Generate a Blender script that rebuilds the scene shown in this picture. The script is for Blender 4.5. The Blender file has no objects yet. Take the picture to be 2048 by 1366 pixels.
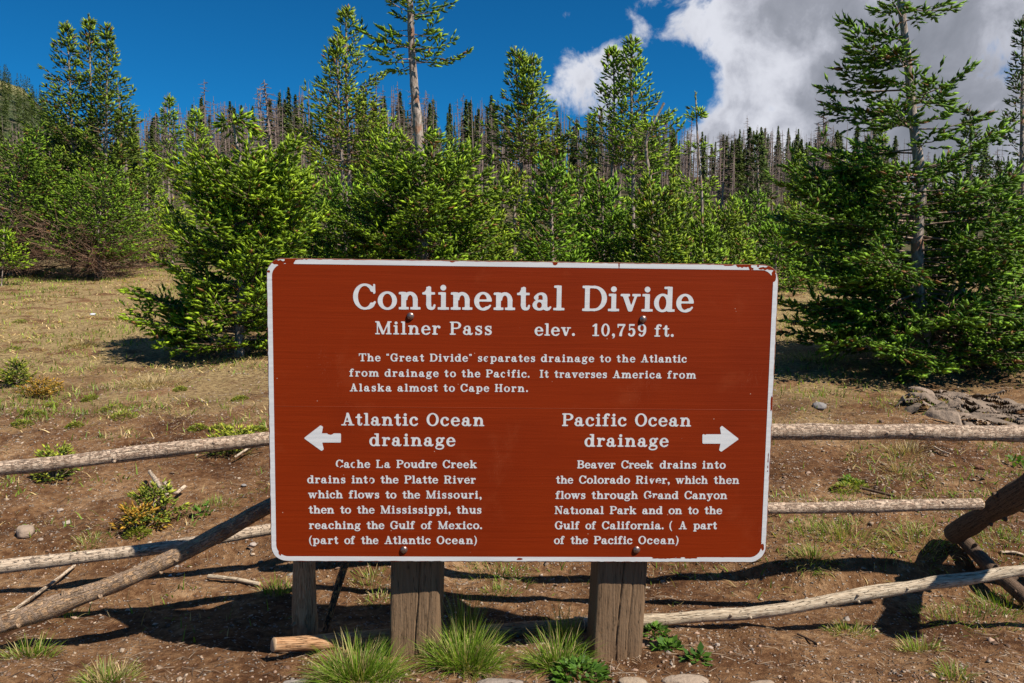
import bpy, math, random
import numpy as np
from mathutils import Matrix, Vector
random.seed(7)
rng = np.random.default_rng(11)
R = math.radians
sc = bpy.context.scene
COL = sc.collection

# ------------------------------------------------------------------ camera
PITCH = R(5.586); FPX = 28 / 36 * 2048; CAMZ = 1.2
cam = bpy.data.objects.new('camera', bpy.data.cameras.new('camera')); COL.objects.link(cam)
cam.data.lens = 28; cam.data.sensor_width = 36; cam.data.clip_end = 4000; cam.data.clip_start = .05
cam.location = (0, 0, CAMZ); cam.rotation_euler = (R(90) - PITCH, 0, 0)
sc.camera = cam
cp, sp = math.cos(PITCH), math.sin(PITCH)
def at(px, py, Y):
    a = (px - 1024) / FPX; b = -(py - 683) / FPX
    d = np.array([a, cp + b * sp, -sp + b * cp])
    return np.array([0, 0, CAMZ]) + d * (Y / d[1])

# ------------------------------------------------------------------ light
SUN = Vector((.66, -.44, 1.0)).normalized()
SUN_EL = math.asin(SUN.z); SUN_AZ = math.atan2(SUN.x, SUN.y)
sun = bpy.data.objects.new('sun', bpy.data.lights.new('sun', 'SUN')); COL.objects.link(sun)
sun.data.energy = 5.0; sun.data.angle = R(.53); sun.data.color = (1, .93, .82)
sun.rotation_euler = (-SUN).to_track_quat('-Z', 'Y').to_euler()
sc.view_settings.view_transform = 'Standard'; sc.view_settings.look = 'None'
sc.view_settings.exposure = .60; sc.view_settings.gamma = 1; sc.view_settings.use_curve_mapping = False
sc.cycles.max_bounces = 6; sc.cycles.transparent_max_bounces = 4; sc.cycles.diffuse_bounces = 3

class NT:
    """tiny node helper"""
    def __init__(s, tree): s.t = tree; s.n = tree.nodes; s.l = tree.links
    def new(s, typ, ins=None, **kw):
        n = s.n.new(typ)
        for k, v in kw.items(): setattr(n, k, v)
        for k, v in (ins or {}).items():
            if hasattr(v, 'is_output') or isinstance(v, bpy.types.NodeSocket): s.l.new(v, n.inputs[k])
            else: n.inputs[k].default_value = v
        return n
    def math(s, op, a, b=0.0, c=None, clamp=False):
        ins = {0: a, 1: b}
        if c is not None: ins[2] = c
        n = s.new('ShaderNodeMath', ins, operation=op); n.use_clamp = clamp
        return n.outputs[0]
    def vmath(s, op, a, b=(0, 0, 0)):
        n = s.new('ShaderNodeVectorMath', {0: a, 1: b}, operation=op)
        return n.outputs['Value'] if op in ('DOT_PRODUCT', 'LENGTH') else n.outputs[0]
    def noise(s, vec, scale, detail=4, rough=.55, dist=0.0):
        n = s.new('ShaderNodeTexNoise', {'Vector': vec, 'Scale': scale, 'Detail': detail, 'Roughness': rough, 'Distortion': dist})
        return n.outputs['Fac']
    def ramp(s, fac, stops, interp='LINEAR'):
        n = s.new('ShaderNodeValToRGB', {'Fac': fac}); e = n.color_ramp.elements; n.color_ramp.interpolation = interp
        while len(e) < len(stops): e.new(.5)
        for i, (p, c) in enumerate(stops):
            e[i].position = p; e[i].color = (*c, 1) if isinstance(c, tuple) else (c, c, c, 1)
        return n.outputs['Color']
    def step(s, v, a, b):
        return s.new('ShaderNodeMapRange', {'Value': v, 'From Min': a, 'From Max': b}, interpolation_type='SMOOTHSTEP').outputs[0]
    def mix(s, f, a, b, mode='MIX'):
        n = s.new('ShaderNodeMix', data_type='RGBA', blend_type=mode)
        for k, v in ((0, f), (6, a), (7, b)):
            if isinstance(v, bpy.types.NodeSocket): s.l.new(v, n.inputs[k])
            else: n.inputs[k].default_value = (*v, 1) if isinstance(v, tuple) else v
        return n.outputs[2]
    def scale(s, vec, sc_): return s.vmath('MULTIPLY', vec, sc_)

# ------------------------------------------------------------------ sky
W = bpy.data.worlds.new('World'); sc.world = W; W.use_nodes = True
W.node_tree.nodes.clear(); N = NT(W.node_tree)
sky = N.new('ShaderNodeTexSky', sky_type='NISHITA', sun_disc=False, sun_elevation=SUN_EL, sun_rotation=SUN_AZ, altitude=3280, air_density=1.0, dust_density=.3, ozone_density=2.0)
skyc = N.mix(1.0, sky.outputs[0], (.075, .72, 1.12), 'MULTIPLY')
bg = N.new('ShaderNodeBackground', {'Color': skyc, 'Strength': .057})
gen = N.new('ShaderNodeTexCoord').outputs['Generated']
d = N.vmath('NORMALIZE', gen)
def cdir(px, py):
    v = at(px, py, 1.0) - np.array([0, 0, CAMZ]); return tuple(v / np.linalg.norm(v))
n1 = N.noise(d, 4.0, 8, .55); n2 = N.noise(d, 16.0, 7, .6, .3)
cov = None
for (px, py, rad, amp) in ((1830, 60, .36, 1.0), (1560, 40, .19, .95), (1440, -60, .16, .55), (2150, -150, .55, 1.0), (1620, 215, .085, .8), (1850, 250, .16, .95), (1430, 250, .055, .95), (1500, 225, .07, 1.0), (1500, 130, .09, .95), (1560, 250, .07, .85), (1700, 260, .08, .7), (1390, 60, .08, .75),
                          (1395, 120, .05, .6), (1160, 165, .056, .85), (1205, 130, .045, .7), (1225, 175, .055, .75), (1270, 190, .045, .5), (1210, 130, .022, .6), (1290, 60, .04, .42), (1260, 20, .035, .42), (-2500, -400, .6, .7), (2900, 200, .5, .8), (3000, -2500, .5, .6)):
    q = N.vmath('DOT_PRODUCT', d, cdir(px, py))
    dd = N.math('SQRT', N.math('MAXIMUM', N.math('MULTIPLY', N.math('SUBTRACT', 1.0, q), 2.0), 0.0))
    b = N.math('MULTIPLY', N.math('SUBTRACT', 1.0, N.math('DIVIDE', dd, rad), clamp=True), amp)
    b = N.math('POWER', b, .6)
    cov = b if cov is None else N.math('MAXIMUM', cov, b)
hole = N.vmath('DOT_PRODUCT', d, cdir(1350, 185))
hole = N.step(hole, math.cos(.065), math.cos(.02))
cov = N.math('SUBTRACT', cov, N.math('MULTIPLY', hole, .50))
fld = N.math('ADD', cov, N.math('ADD', N.math('MULTIPLY', N.math('SUBTRACT', n1, .5), .9), N.math('MULTIPLY', N.math('SUBTRACT', n2, .5), 1.45)))
ca = N.step(fld, .39, .68)
thick = N.math('ADD', fld, N.math('MULTIPLY', N.math('SUBTRACT', N.noise(d, 5.5, 6, .5), .5), 2.0))
cc = N.ramp(N.step(thick, .35, 1.5), [(0, (.80, .82, .90)), (.22, (.56, .58, .66)), (.5, (.37, .39, .455)), (1, (.25, .27, .32))])
cbg = N.new('ShaderNodeBackground', {'Color': cc, 'Strength': .60})
ms = N.new('ShaderNodeMixShader', {0: ca, 1: bg.outputs[0], 2: cbg.outputs[0]})
N.new('ShaderNodeOutputWorld', {0: ms.outputs[0]})

# ------------------------------------------------------------------ helpers
_VN = {}
def vnoise(x, y, seed=0):
    x = np.asarray(x, float); y = np.asarray(y, float)
    T = _VN.get(seed)
    if T is None: T = _VN[seed] = np.random.default_rng(seed).random((256, 256))
    xi = np.floor(x).astype(int); yi = np.floor(y).astype(int); fx = x - xi; fy = y - yi
    fx = fx * fx * (3 - 2 * fx); fy = fy * fy * (3 - 2 * fy)
    g = lambda a, b: T[a & 255, b & 255]
    return (g(xi, yi) * (1 - fx) + g(xi + 1, yi) * fx) * (1 - fy) + (g(xi, yi + 1) * (1 - fx) + g(xi + 1, yi + 1) * fx) * fy - .5
def fbm(x, y, seed=0, o=4):
    s = 0; a = 1
    for i in range(o): s = s + a * vnoise(np.asarray(x) * 2 ** i, np.asarray(y) * 2 ** i, seed + i); a *= .5
    return s
def sstep(v, a, b):
    t = np.clip((v - a) / (b - a), 0, 1); return t * t * (3 - 2 * t)

class MB:
    """collects vertices, faces, colours; builds ONE mesh object"""
    def __init__(s): s.v = []; s.f = []; s.c = []; s.m = []; s.uv = []; s.n = 0
    def add(s, v, f, c=None, m=0, uv=None):
        v = np.asarray(v, float).reshape(-1, 3); f = np.asarray(f, int)
        s.v.append(v); s.f.append(f + s.n); s.n += len(v)
        s.c.append(np.broadcast_to(np.asarray(c if c is not None else (1, 1, 1), float), (len(v), 3)))
        s.m.append(np.full(len(f), m)); s.uv.append(np.zeros((len(v), 2)) if uv is None else np.asarray(uv, float))
    def tube(s, pts, rad, sides=6, caps=True, c=None, m=0, capm=None, rough=0.0, seed=0):
        pts = np.asarray(pts, float); rad = np.broadcast_to(np.asarray(rad, float), (len(pts),))
        tan = np.gradient(pts, axis=0); tan /= np.linalg.norm(tan, axis=1)[:, None] + 1e-12
        ref = np.array([0, 0, 1.]) if abs(tan[0][2]) < .9 else np.array([1., 0, 0])
        a = np.cross(tan, ref); a /= np.linalg.norm(a, axis=1)[:, None] + 1e-9; b = np.cross(tan, a)
        th = np.linspace(0, 2 * np.pi, sides, endpoint=False)
        L = np.concatenate([[0], np.cumsum(np.linalg.norm(np.diff(pts, axis=0), axis=1))])
        rr = rad[:, None] * np.ones(sides)
        if rough:
            rr = rr * (1 + rough * 2 * fbm(L[:, None] * 9 + seed * 7.3, np.cos(th) * 1.3 + 5 + np.sin(th) * .7 * np.ones((len(L), 1)), 40 + seed, 4))
        P = pts[:, None] + rr[:, :, None] * (np.cos(th)[None, :, None] * a[:, None] + np.sin(th)[None, :, None] * b[:, None])
        i = np.arange(len(pts) - 1)[:, None] * sides; j = np.arange(sides)[None]; k = (j + 1) % sides
        F = np.stack([i + j, i + k, i + k + sides, i + j + sides], -1).reshape(-1, 4)
        U = np.stack([np.broadcast_to(np.abs(th - np.pi)[None] * rad.mean(), rr.shape), np.broadcast_to(L[:, None] + seed * 3.1, rr.shape)], -1).reshape(-1, 2)
        s.add(P, F, c, m, U)
        if caps and sides > 4:
            for e, sg in ((0, -1), (len(pts) - 1, 1)):
                ring = P[e]; cen = pts[e] + tan[e] * sg * .0
                ring2 = cen + (ring - cen) * .93 + tan[e] * sg * rad[e] * .12
                V = np.concatenate([ring, ring2, [cen + tan[e] * sg * rad[e] * .12]])
                jj = np.arange(sides); kk = (jj + 1) % sides
                F = [[x, y, y + sides, x + sides] for x, y in zip(jj, kk)]
                F += [[x + sides, y + sides, 2 * sides, 2 * sides] for x, y in zip(jj, kk)]
                if sg < 0: F = [f[::-1] if f[2] != f[3] else [f[1], f[0], f[2], f[3]] for f in F]
                s.add(V, F, c, m if capm is None else capm, np.zeros((len(V), 2)))
    def box(s, lo, hi, c=None, m=0):
        x0, y0, z0 = lo; x1, y1, z1 = hi
        s.add([(x0,y0,z0),(x1,y0,z0),(x1,y1,z0),(x0,y1,z0),(x0,y0,z1),(x1,y0,z1),(x1,y1,z1),(x0,y1,z1)],
              [(0,3,2,1),(4,5,6,7),(0,1,5,4),(1,2,6,5),(2,3,7,6),(3,0,4,7)], c, m)
    def mesh(s, name, mats, smooth=False):
        me = bpy.data.meshes.new(name)
        V = np.concatenate(s.v)
        loops = []; starts = []; tot = 0
        mi = []
        for f, m in zip(s.f, s.m):
            if len(f) == 0: continue
            if f.shape[1] == 4:
                tri = f[:, 2] == f[:, 3]
                for g, k, mm in ((f[~tri], 4, m[~tri]), (f[tri][:, :3], 3, m[tri])):
                    if len(g): loops.append(g.ravel()); starts.append(tot + np.arange(len(g)) * k); tot += len(g) * k; mi.append(mm)
            else:
                loops.append(f.ravel()); starts.append(tot + np.arange(len(f)) * 3); tot += len(f) * 3; mi.append(m)
        lo = np.concatenate(loops).astype(np.int32); st = np.concatenate(starts).astype(np.int32)
        me.vertices.add(len(V)); me.vertices.foreach_set('co', V.astype(np.float32).ravel())
        me.loops.add(len(lo)); me.loops.foreach_set('vertex_index', lo)
        me.polygons.add(len(st)); me.polygons.foreach_set('loop_start', st)
        me.polygons.foreach_set('material_index', np.concatenate(mi).astype(np.int32))
        if smooth: me.polygons.foreach_set('use_smooth', np.ones(len(st), bool))
        C = np.concatenate(s.c)
        if C.min() < .999:
            at_ = me.color_attributes.new('tint', 'FLOAT_COLOR', 'POINT')
            at_.data.foreach_set('color', np.concatenate([C, np.ones((len(C), 1))], 1).astype(np.float32).ravel())
        U = np.concatenate(s.uv)
        if U.any():
            uvl = me.uv_layers.new(name='UVMap'); uvl.data.foreach_set('uv', U[lo].astype(np.float32).ravel())
        me.update(calc_edges=True)
        for m in mats: me.materials.append(m)
        return me
    def build(s, name, mats, parent=None, smooth=False, loc=None):
        if not isinstance(mats, (list, tuple)): mats = [mats]
        if loc is not None: s.v = [v - np.asarray(loc) for v in s.v]
        o = bpy.data.objects.new(name, s.mesh(name, mats, smooth)); COL.objects.link(o)
        if parent is not None: o.parent = parent
        if loc is not None and parent is None: o.location = loc
        return o
def tag(o, label=None, cat=None, group=None, kind=None):
    if label: o['label'] = label
    if cat: o['category'] = cat
    if group: o['group'] = group
    if kind: o['kind'] = kind
    return o
def empty(name, loc):
    o = bpy.data.objects.new(name, None); COL.objects.link(o); o.location = loc; o.empty_display_size = .1; return o

def mat(name):
    m = bpy.data.materials.new(name); m.use_nodes = True; m.node_tree.nodes.clear()
    n = NT(m.node_tree); b = n.new('ShaderNodeBsdfPrincipled'); out = n.new('ShaderNodeOutputMaterial', {0: b.outputs[0]})
    return m, n, b, out
def setb(n, b, **kw):
    for k, v in kw.items():
        k = k.replace('_', ' ')
        if isinstance(v, bpy.types.NodeSocket): n.l.new(v, b.inputs[k])
        else: b.inputs[k].default_value = (*v, 1) if isinstance(v, tuple) and len(v) == 3 else v
def bump(n, h, dist, strength=1.0):
    return n.new('ShaderNodeBump', {'Height': h, 'Distance': dist, 'Strength': strength}).outputs[0]

# ------------------------------------------------------------------ materials
def foliage_mat(name, trans=.3, rough=.5):
    m, n, b, out = mat(name)
    c = n.new('ShaderNodeAttribute', attribute_name='tint').outputs['Color']
    setb(n, b, Base_Color=c, Roughness=rough); b.inputs['Specular IOR Level'].default_value = .22
    tr = n.new('ShaderNodeBsdfTranslucent', {'Color': n.mix(1.0, c, (1.25, 1.3, .55), 'MULTIPLY')})
    mx = n.new('ShaderNodeMixShader', {0: trans, 1: b.outputs[0], 2: tr.outputs[0]})
    n.l.new(mx.outputs[0], out.inputs[0]); return m
M_needle = foliage_mat('needles', .12, .5)
M_grass = foliage_mat('grass_blades', .35, .5)
def tint_mat(name, rough=.9, bs=0, bd=0):
    m, n, b, out = mat(name)
    c = n.new('ShaderNodeAttribute', attribute_name='tint').outputs['Color']
    p = n.new('ShaderNodeTexCoord').outputs['Object']
    v = n.noise(p, 60, 3); c = n.mix(n.math('MULTIPLY', v, .7), c, n.mix(1.0, c, (.45, .42, .4), 'MULTIPLY'))
    setb(n, b, Base_Color=c, Roughness=rough)
    if bs: setb(n, b, Normal=bump(n, n.noise(p, bs, 5), bd))
    return m
M_stone = tint_mat('stone', .85, 70, .006)
M_twig = tint_mat('twigs')

def bark_mat():
    m, n, b, out = mat('spruce_bark')
    p = n.new('ShaderNodeTexCoord').outputs['Object']
    q = n.scale(p, (1, 1, .35)); v = n.noise(q, 45, 5, .65)
    c = n.ramp(v, [(.3, (.08, .055, .04)), (.5, (.27, .21, .17)), (.68, (.48, .40, .34))])
    c = n.mix(1.0, c, n.new('ShaderNodeAttribute', attribute_name='tint').outputs['Color'], 'MULTIPLY')
    o = n.step(n.noise(p, 7, 4), .56, .66)
    c = n.mix(n.math('MULTIPLY', o, .7), c, (.30, .12, .05))
    setb(n, b, Base_Color=c, Roughness=.9, Normal=bump(n, v, .01)); return m
M_bark = bark_mat()

def soil_mat():
    m, n, b, out = mat('soil_and_meadow')
    p = n.new('ShaderNodeTexCoord').outputs['Object']
    y = n.new('ShaderNodeSeparateXYZ', {0: p}).outputs[1]
    a = n.noise(p, 2.2, 5, .6); bb = n.noise(p, 30, 6, .7); g = n.noise(p, 170, 4, .7)
    soil = n.ramp(n.math('ADD', n.math('MULTIPLY', a, .5), n.math('MULTIPLY', bb, .5)),
                  [(.37, (.050, .020, .008)), (.46, (.120, .056, .024)), (.55, (.225, .122, .058)), (.66, (.42, .265, .145))])
    gr = n.new('ShaderNodeTexVoronoi', {'Vector': p, 'Scale': 85.0, 'Randomness': 1.0})
    gv = n.math('MULTIPLY', n.math('SUBTRACT', 1.0, n.step(gr.outputs['Distance'], .18, .42)), n.step(gr.outputs['Color'], .66, .74))
    peb = n.mix(gr.outputs['Color'], (.26, .19, .14), (.42, .36, .30))
    soil = n.mix(gv, soil, peb)
    straw = n.ramp(n.noise(n.scale(p, (1, 1.6, 1)), 26, 6, .75), [(.3, (.055, .034, .016)), (.43, (.16, .105, .05)), (.57, (.40, .29, .14)), (.72, (.22, .24, .06))])
    mead = n.math('MULTIPLY', n.step(n.math('ADD', y, n.math('MULTIPLY', n.math('SUBTRACT', n.noise(p, 1.1, 4), .5), 7.0)), 4.4, 7.6), n.step(n.noise(p, 3.5, 4), .34, .52))
    c = n.mix(mead, soil, straw)
    far = n.step(y, 16, 30)
    c = n.mix(far, c, n.ramp(n.noise(p, .8, 5), [(.35, (.035, .035, .018)), (.6, (.09, .075, .035)), (.75, (.12, .12, .03))]))
    setb(n, b, Base_Color=c, Roughness=.95)
    b.inputs['Specular IOR Level'].default_value = .15
    h = n.math('ADD', n.math('MULTIPLY', bb, .6), n.math('ADD', n.math('MULTIPLY', g, .25), n.math('MULTIPLY', gv, .35)))
    setb(n, b, Normal=bump(n, h, .034)); return m
M_soil = soil_mat()

def log_mat(name, bark=.5, wood=((.20, .10, .045), (.42, .27, .15), (.62, .48, .33)), barkc=(.085, .066, .058)):
    m, n, b, out = mat(name)
    uv = n.new('ShaderNodeUVMap').outputs[0]
    grain = n.noise(n.scale(uv, (9, 1, 1)), 26, 6, .65)
    c = n.ramp(grain, [(.28, wood[0]), (.5, wood[1]), (.72, wood[2])])
    patch = n.noise(n.scale(uv, (1.7, 1, 1)), 58, 6, .66, .4)
    pm = n.step(patch, 1 - bark - .10, 1 - bark + .0)
    bc = n.ramp(n.noise(uv, 130, 4, .7), [(.3, (barkc[0] * .4, barkc[1] * .4, barkc[2] * .4)), (.6, barkc), (.8, (barkc[0] * 2.6, barkc[1] * 2.6, barkc[2] * 2.6))])
    c = n.mix(n.math('MULTIPLY', pm, .85), c, bc)
    crack = n.noise(n.scale(uv, (14, .7, 1)), 12, 3, .5)
    cm = n.math('SUBTRACT', 1.0, n.step(n.math('ABSOLUTE', n.math('SUBTRACT', crack, .5)), .0, .018))
    c = n.mix(n.math('MULTIPLY', cm, .55), c, (.03, .02, .015))
    kn = n.new('ShaderNodeTexVoronoi', {'Vector': n.scale(uv, (1, .8, 1)), 'Scale': 7.0})
    km = n.math('SUBTRACT', 1.0, n.step(kn.outputs['Distance'], .05, .10))
    c = n.mix(n.math('MULTIPLY', km, .8), c, (.12, .05, .02))
    setb(n, b, Base_Color=c, Roughness=.8)
    b.inputs['Specular IOR Level'].default_value = .25
    setb(n, b, Normal=bump(n, n.math('ADD', n.math('MULTIPLY', pm, .8), n.math('SUBTRACT', n.math('MULTIPLY', grain, .7), cm)), .004)); return m
M_log = log_mat('flaking_bark_log', .42, ((.30, .19, .12), (.50, .37, .27), (.74, .60, .45)), (.37, .245, .17))
M_logorange = log_mat('orange_bark_log', .46, ((.30, .15, .065), (.46, .29, .16), (.66, .46, .29)), (.33, .235, .17))
M_loggrey = log_mat('bare_grey_log', .36, ((.30, .21, .14), (.50, .385, .28), (.68, .56, .43)), (.26, .19, .145))
M_logpale = log_mat('pale_bare_log', .30, ((.24, .17, .11), (.47, .37, .26), (.68, .58, .44)), (.17, .125, .095))
M_logdark = log_mat('dark_bark_log', .66, ((.14, .075, .035), (.28, .165, .09), (.46, .31, .19)), (.10, .065, .045))
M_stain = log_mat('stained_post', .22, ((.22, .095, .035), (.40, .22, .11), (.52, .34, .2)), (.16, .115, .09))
M_char = log_mat('charred_stick', .47, ((.34, .12, .03), (.66, .32, .12), (.75, .52, .32)), (.022, .02, .024))
def plain(name, c, rough=.8, spec=.3, var=.25, ns=40, metal=0):
    m, n, b, out = mat(name)
    p = n.new('ShaderNodeTexCoord').outputs['Object']; v = n.noise(p, ns, 5, .6)
    lo = tuple(x * (1 - var) for x in c); hi = tuple(min(1, x * (1 + var)) for x in c)
    setb(n, b, Base_Color=n.ramp(v, [(.3, lo), (.7, hi)]), Roughness=rough, Metallic=metal)
    b.inputs['Specular IOR Level'].default_value = spec
    return m
M_cut = plain('sawn_log_end', (.50, .33, .19), .8)
M_bolt = plain('rusty_bolt', (.30, .20, .17), .35, .5, .5, 160, .85)

def post_mat():
    m, n, b, out = mat('weathered_timber')
    p = n.new('ShaderNodeTexCoord').outputs['Object']
    g = n.noise(n.scale(p, (16, 16, .55)), 9, 6, .6, .25); f = n.noise(n.scale(p, (1, 1, .5)), 120, 4, .7)
    c = n.ramp(g, [(.22, (.140, .082, .043)), (.5, (.205, .124, .066)), (.78, (.265, .168, .096))])
    c = n.mix(n.math('MULTIPLY', f, .35), c, (.10, .075, .06))
    ln = n.noise(n.scale(p, (30, 30, .5)), 3.2, 3, .5)
    lm = n.math('SUBTRACT', 1.0, n.step(n.math('ABSOLUTE', n.math('SUBTRACT', ln, .52)), .0, .012))
    c = n.mix(n.math('MULTIPLY', lm, .5), c, (.025, .016, .012))
    st = n.step(n.noise(p, 11, 4), .66, .74)
    c = n.mix(n.math('MULTIPLY', st, .5), c, (.30, .15, .06))
    setb(n, b, Base_Color=c, Roughness=.9, Normal=bump(n, n.math('SUBTRACT', n.math('ADD', g, n.math('MULTIPLY', f, .6)), lm), .003))
    b.inputs['Specular IOR Level'].default_value = .2; return m
M_post = post_mat()
def sign_mat():
    m, n, b, out = mat('brown_sign_paint')
    p = n.new('ShaderNodeTexCoord').outputs['Object']
    g = n.noise(n.scale(p, (1, 1, 26)), 3.2, 6, .62, .35); w = n.noise(p, 2.4, 3)
    c = n.mix(n.step(g, .25, .75), (.200, .0185, .0006), (.220, .0215, .0008))
    c = n.mix(n.math('MULTIPLY', n.step(w, .4, .7), .5), c, (.155, .0135, .0006)); c = n.mix(n.math('MULTIPLY', n.step(n.noise(p, 5.5, 6, .65), .56, .72), .22), c, (.29, .055, .016))
    sp_ = n.new('ShaderNodeTexVoronoi', {'Vector': p, 'Scale': 30.0})
    sm = n.math('MULTIPLY', n.math('SUBTRACT', 1.0, n.step(sp_.outputs['Distance'], .03, .055)), n.step(sp_.outputs['Color'], .80, .82))
    c = n.mix(n.math('MULTIPLY', sm, .7), c, (.55, .38, .28))
    sq = n.noise(n.scale(p, (1, 1, .35)), 42, 3, .5, 1.2)
    sq = n.math('MULTIPLY', n.math('SUBTRACT', 1.0, n.step(n.math('ABSOLUTE', n.math('SUBTRACT', sq, .5)), 0.0, .004)), n.step(n.noise(p, 5, 2), .62, .70))
    c = n.mix(n.math('MULTIPLY', sq, .35), c, (.35, .12, .06))
    z = n.new('ShaderNodeSeparateXYZ', {0: p}).outputs[2]
    seam = n.math('SUBTRACT', 1.0, n.step(n.math('ABSOLUTE', n.math('SUBTRACT', z, .018)), .0, .0012))
    c = n.mix(n.math('MULTIPLY', seam, .35), c, (.30, .07, .03))
    setb(n, b, Base_Color=c, Roughness=.62, Normal=bump(n, n.math('ADD', g, n.math('MULTIPLY', seam, .6)), .0008))
    b.inputs['Specular IOR Level'].default_value = .12; return m
M_sign = sign_mat()
def white_mat():
    m, n, b, out = mat('white_sign_paint')
    p = n.new('ShaderNodeTexCoord').outputs['Object']
    v = n.noise(p, 14, 5, .6); g = n.noise(n.scale(p, (1, 1, 22)), 6, 5, .6)
    c = n.mix(n.step(g, .3, .75), (.56, .56, .56), (.68, .675, .665)); c = n.mix(n.math('MULTIPLY', n.step(v, .60, .75), .3), c, (.55, .50, .46))
    setb(n, b, Base_Color=c, Roughness=.5); return m
M_white = white_mat()
M_ply = plain('raw_plywood_edge', (.20, .11, .075), .9, .2, .4, 60)
# ------------------------------------------------------------------ terrain
PR = [(1500, 1.75), (1345, 2.2), (1255, 2.62), (1150, 3.05), (1090, 3.35), (1000, 3.85), (900, 4.6), (800, 5.9), (720, 7.5), (640, 10.0), (590, 12.6), (556, 15.5), (540, 18)]
PY = [-20, 0, 1.2] + [y for _, y in PR]
PZ = [-.02, -.02, -.02] + [float(at(1024, r, y)[2]) for r, y in PR]
PZ[:3] = [PZ[3]] * 3
def terrain(x, y):
    x = np.asarray(x, float); y = np.asarray(y, float)
    yw = y + .16 * vnoise(x * .9 + 3, y * .3, 5) * sstep(y, 2.5, 3.2)
    z = (np.interp(yw - .12, PY, PZ) + np.interp(yw, PY, PZ) + np.interp(yw + .12, PY, PZ)) / 3
    # low bank behind the rails
    ws = 3.02 + .22 * vnoise(x * 1.7, 0 * x, 9) - .10 * sstep(x, .7, 1.1)
    z = z + (.060 + .035 * sstep(x, .7, 1.2)) * sstep(y, ws, ws + .16) * (1 - sstep(y, 4.4, 6.5))
    z = z + .07 * np.exp(-((x - 1.55) / .55) ** 2 - ((y - 3.25) / .3) ** 2) + .05 * np.exp(-((x + 2.2) / .6) ** 2 - ((y - 7.2) / .5) ** 2)
    z = z + .05 * np.exp(-((x + 1.3) / .55) ** 2 - ((y - 6.3) / .35) ** 2) + .03 * np.exp(-(x / .8) ** 2 - ((y - 2.2) / .3) ** 2)
    n = fbm(x * 1.6, y * 1.6, 20, 3) * .040 + np.abs(vnoise(x * 4.3, y * 3.7, 25)) * .055 * sstep(y, 2.8, 3.6) * (1 - sstep(y, 9, 15)) + fbm(x * 9, y * 9, 30, 4) * .021 * (1 - sstep(y, 5, 14)) + np.abs(fbm(x * 24, y * 24, 60, 3)) * .010 * (1 - sstep(y, 4, 8))
    z = z + n * sstep(y, .5, 1.5)
    u = x / np.maximum(y, 5)
    s = np.interp(u, [-1.2, -.6, -.3, -.1, .15, .35, .5, .8], [.10, .125, .160, .158, .140, .125, .085, .05])
    t = np.clip(y - 17, 0, None)
    rise = s * (np.minimum(t, 115) - 12 * (1 - np.exp(-t / 12))) - .04 * np.clip(y - 140, 0, 400)
    z = z + np.where(y > 17, rise, 0)
    z = z + vnoise(x * .05, y * .05, 77) * 3.0 * sstep(y, 25, 90)
    return z
def build_ground():
    ys = np.concatenate([np.linspace(-12, 1.2, 14), np.linspace(1.3, 5, 210), 5 + (np.geomspace(1, 180, 190) - 1) * 5.2])
    us = np.linspace(-1, 1, 390)
    hw = np.where(ys < 5, 4.6 + np.maximum(ys, 0) * .3, 6.1 + (ys - 5) * 1.05)
    hw = np.where(ys < 1.2, 5.0 + (1.2 - ys) * .5, hw)
    X = us[None] * hw[:, None]; Y = np.repeat(ys[:, None], len(us), 1); Z = terrain(X, Y)
    nr, nc = X.shape; i = np.arange(nr - 1)[:, None] * nc; j = np.arange(nc - 1)[None]
    F = np.stack([i + j, i + j + 1, i + j + nc + 1, i + j + nc], -1).reshape(-1, 4)
    m = MB(); m.add(np.stack([X, Y, Z], -1), F)
    tag(m.build('ground', M_soil, smooth=True), 'brown stony soil rising to a dry grass meadow', kind='structure')
build_ground()
def ground_at(px, Y):
    p = at(px, 683, Y); return np.array([p[0], Y, float(terrain(p[0], Y))])
def pix_ground(px, row):
    lo, hi = 1.5, 60.0
    for _ in range(40):
        md = (lo + hi) / 2; p = at(px, row, md)
        if p[2] > terrain(p[0], md): lo = md
        else: hi = md
    p = at(px, row, lo); return np.array([p[0], lo, float(terrain(p[0], lo))])

# far mountain
def hill_mat():
    m, n, b, out = mat('wooded_hillside')
    p = n.new('ShaderNodeTexCoord').outputs['Object']; z = n.new('ShaderNodeSeparateXYZ', {0: p}).outputs[2]
    v = n.noise(n.scale(p, (1, 1, .3)), .16, 6, .7)
    c = n.ramp(v, [(.35, (.022, .035, .012)), (.5, (.045, .06, .018)), (.62, (.085, .065, .04)), (.75, (.07, .10, .03))])
    c = n.mix(n.step(n.math('ADD', z, n.math('MULTIPLY', v, 18.0)), 98, 108), c, (.17, .15, .055))
    setb(n, b, Base_Color=c, Roughness=1.0); return m
def hillz(x, y):
    u = x / y
    top = np.interp(u, [-2, -1.1, -.66, -.6, -.57, -.5, -.25, 0, .4], [60, 95, 118, 108, 92, 50, 15, 0, 0])
    return top * np.exp(-((y - 520) / 190) ** 2) + fbm(x * .02, y * .02, 3, 4) * 6 + 2
def build_hill():
    ys = np.linspace(230, 900, 120); xs = np.linspace(-1.3, .5, 150)
    X = xs[None] * ys[:, None]; Y = np.repeat(ys[:, None], 150, 1); Z = hillz(X, Y)
    nc = 150; i = np.arange(119)[:, None] * nc; j = np.arange(nc - 1)[None]
    m = MB(); m.add(np.stack([X, Y, Z], -1), np.stack([i + j, i + j + 1, i + j + nc + 1, i + j + nc], -1).reshape(-1, 4))
    tag(m.build('hill', hill_mat(), smooth=True), 'distant rounded hill with a grassy top', kind='structure')
build_hill()

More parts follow.
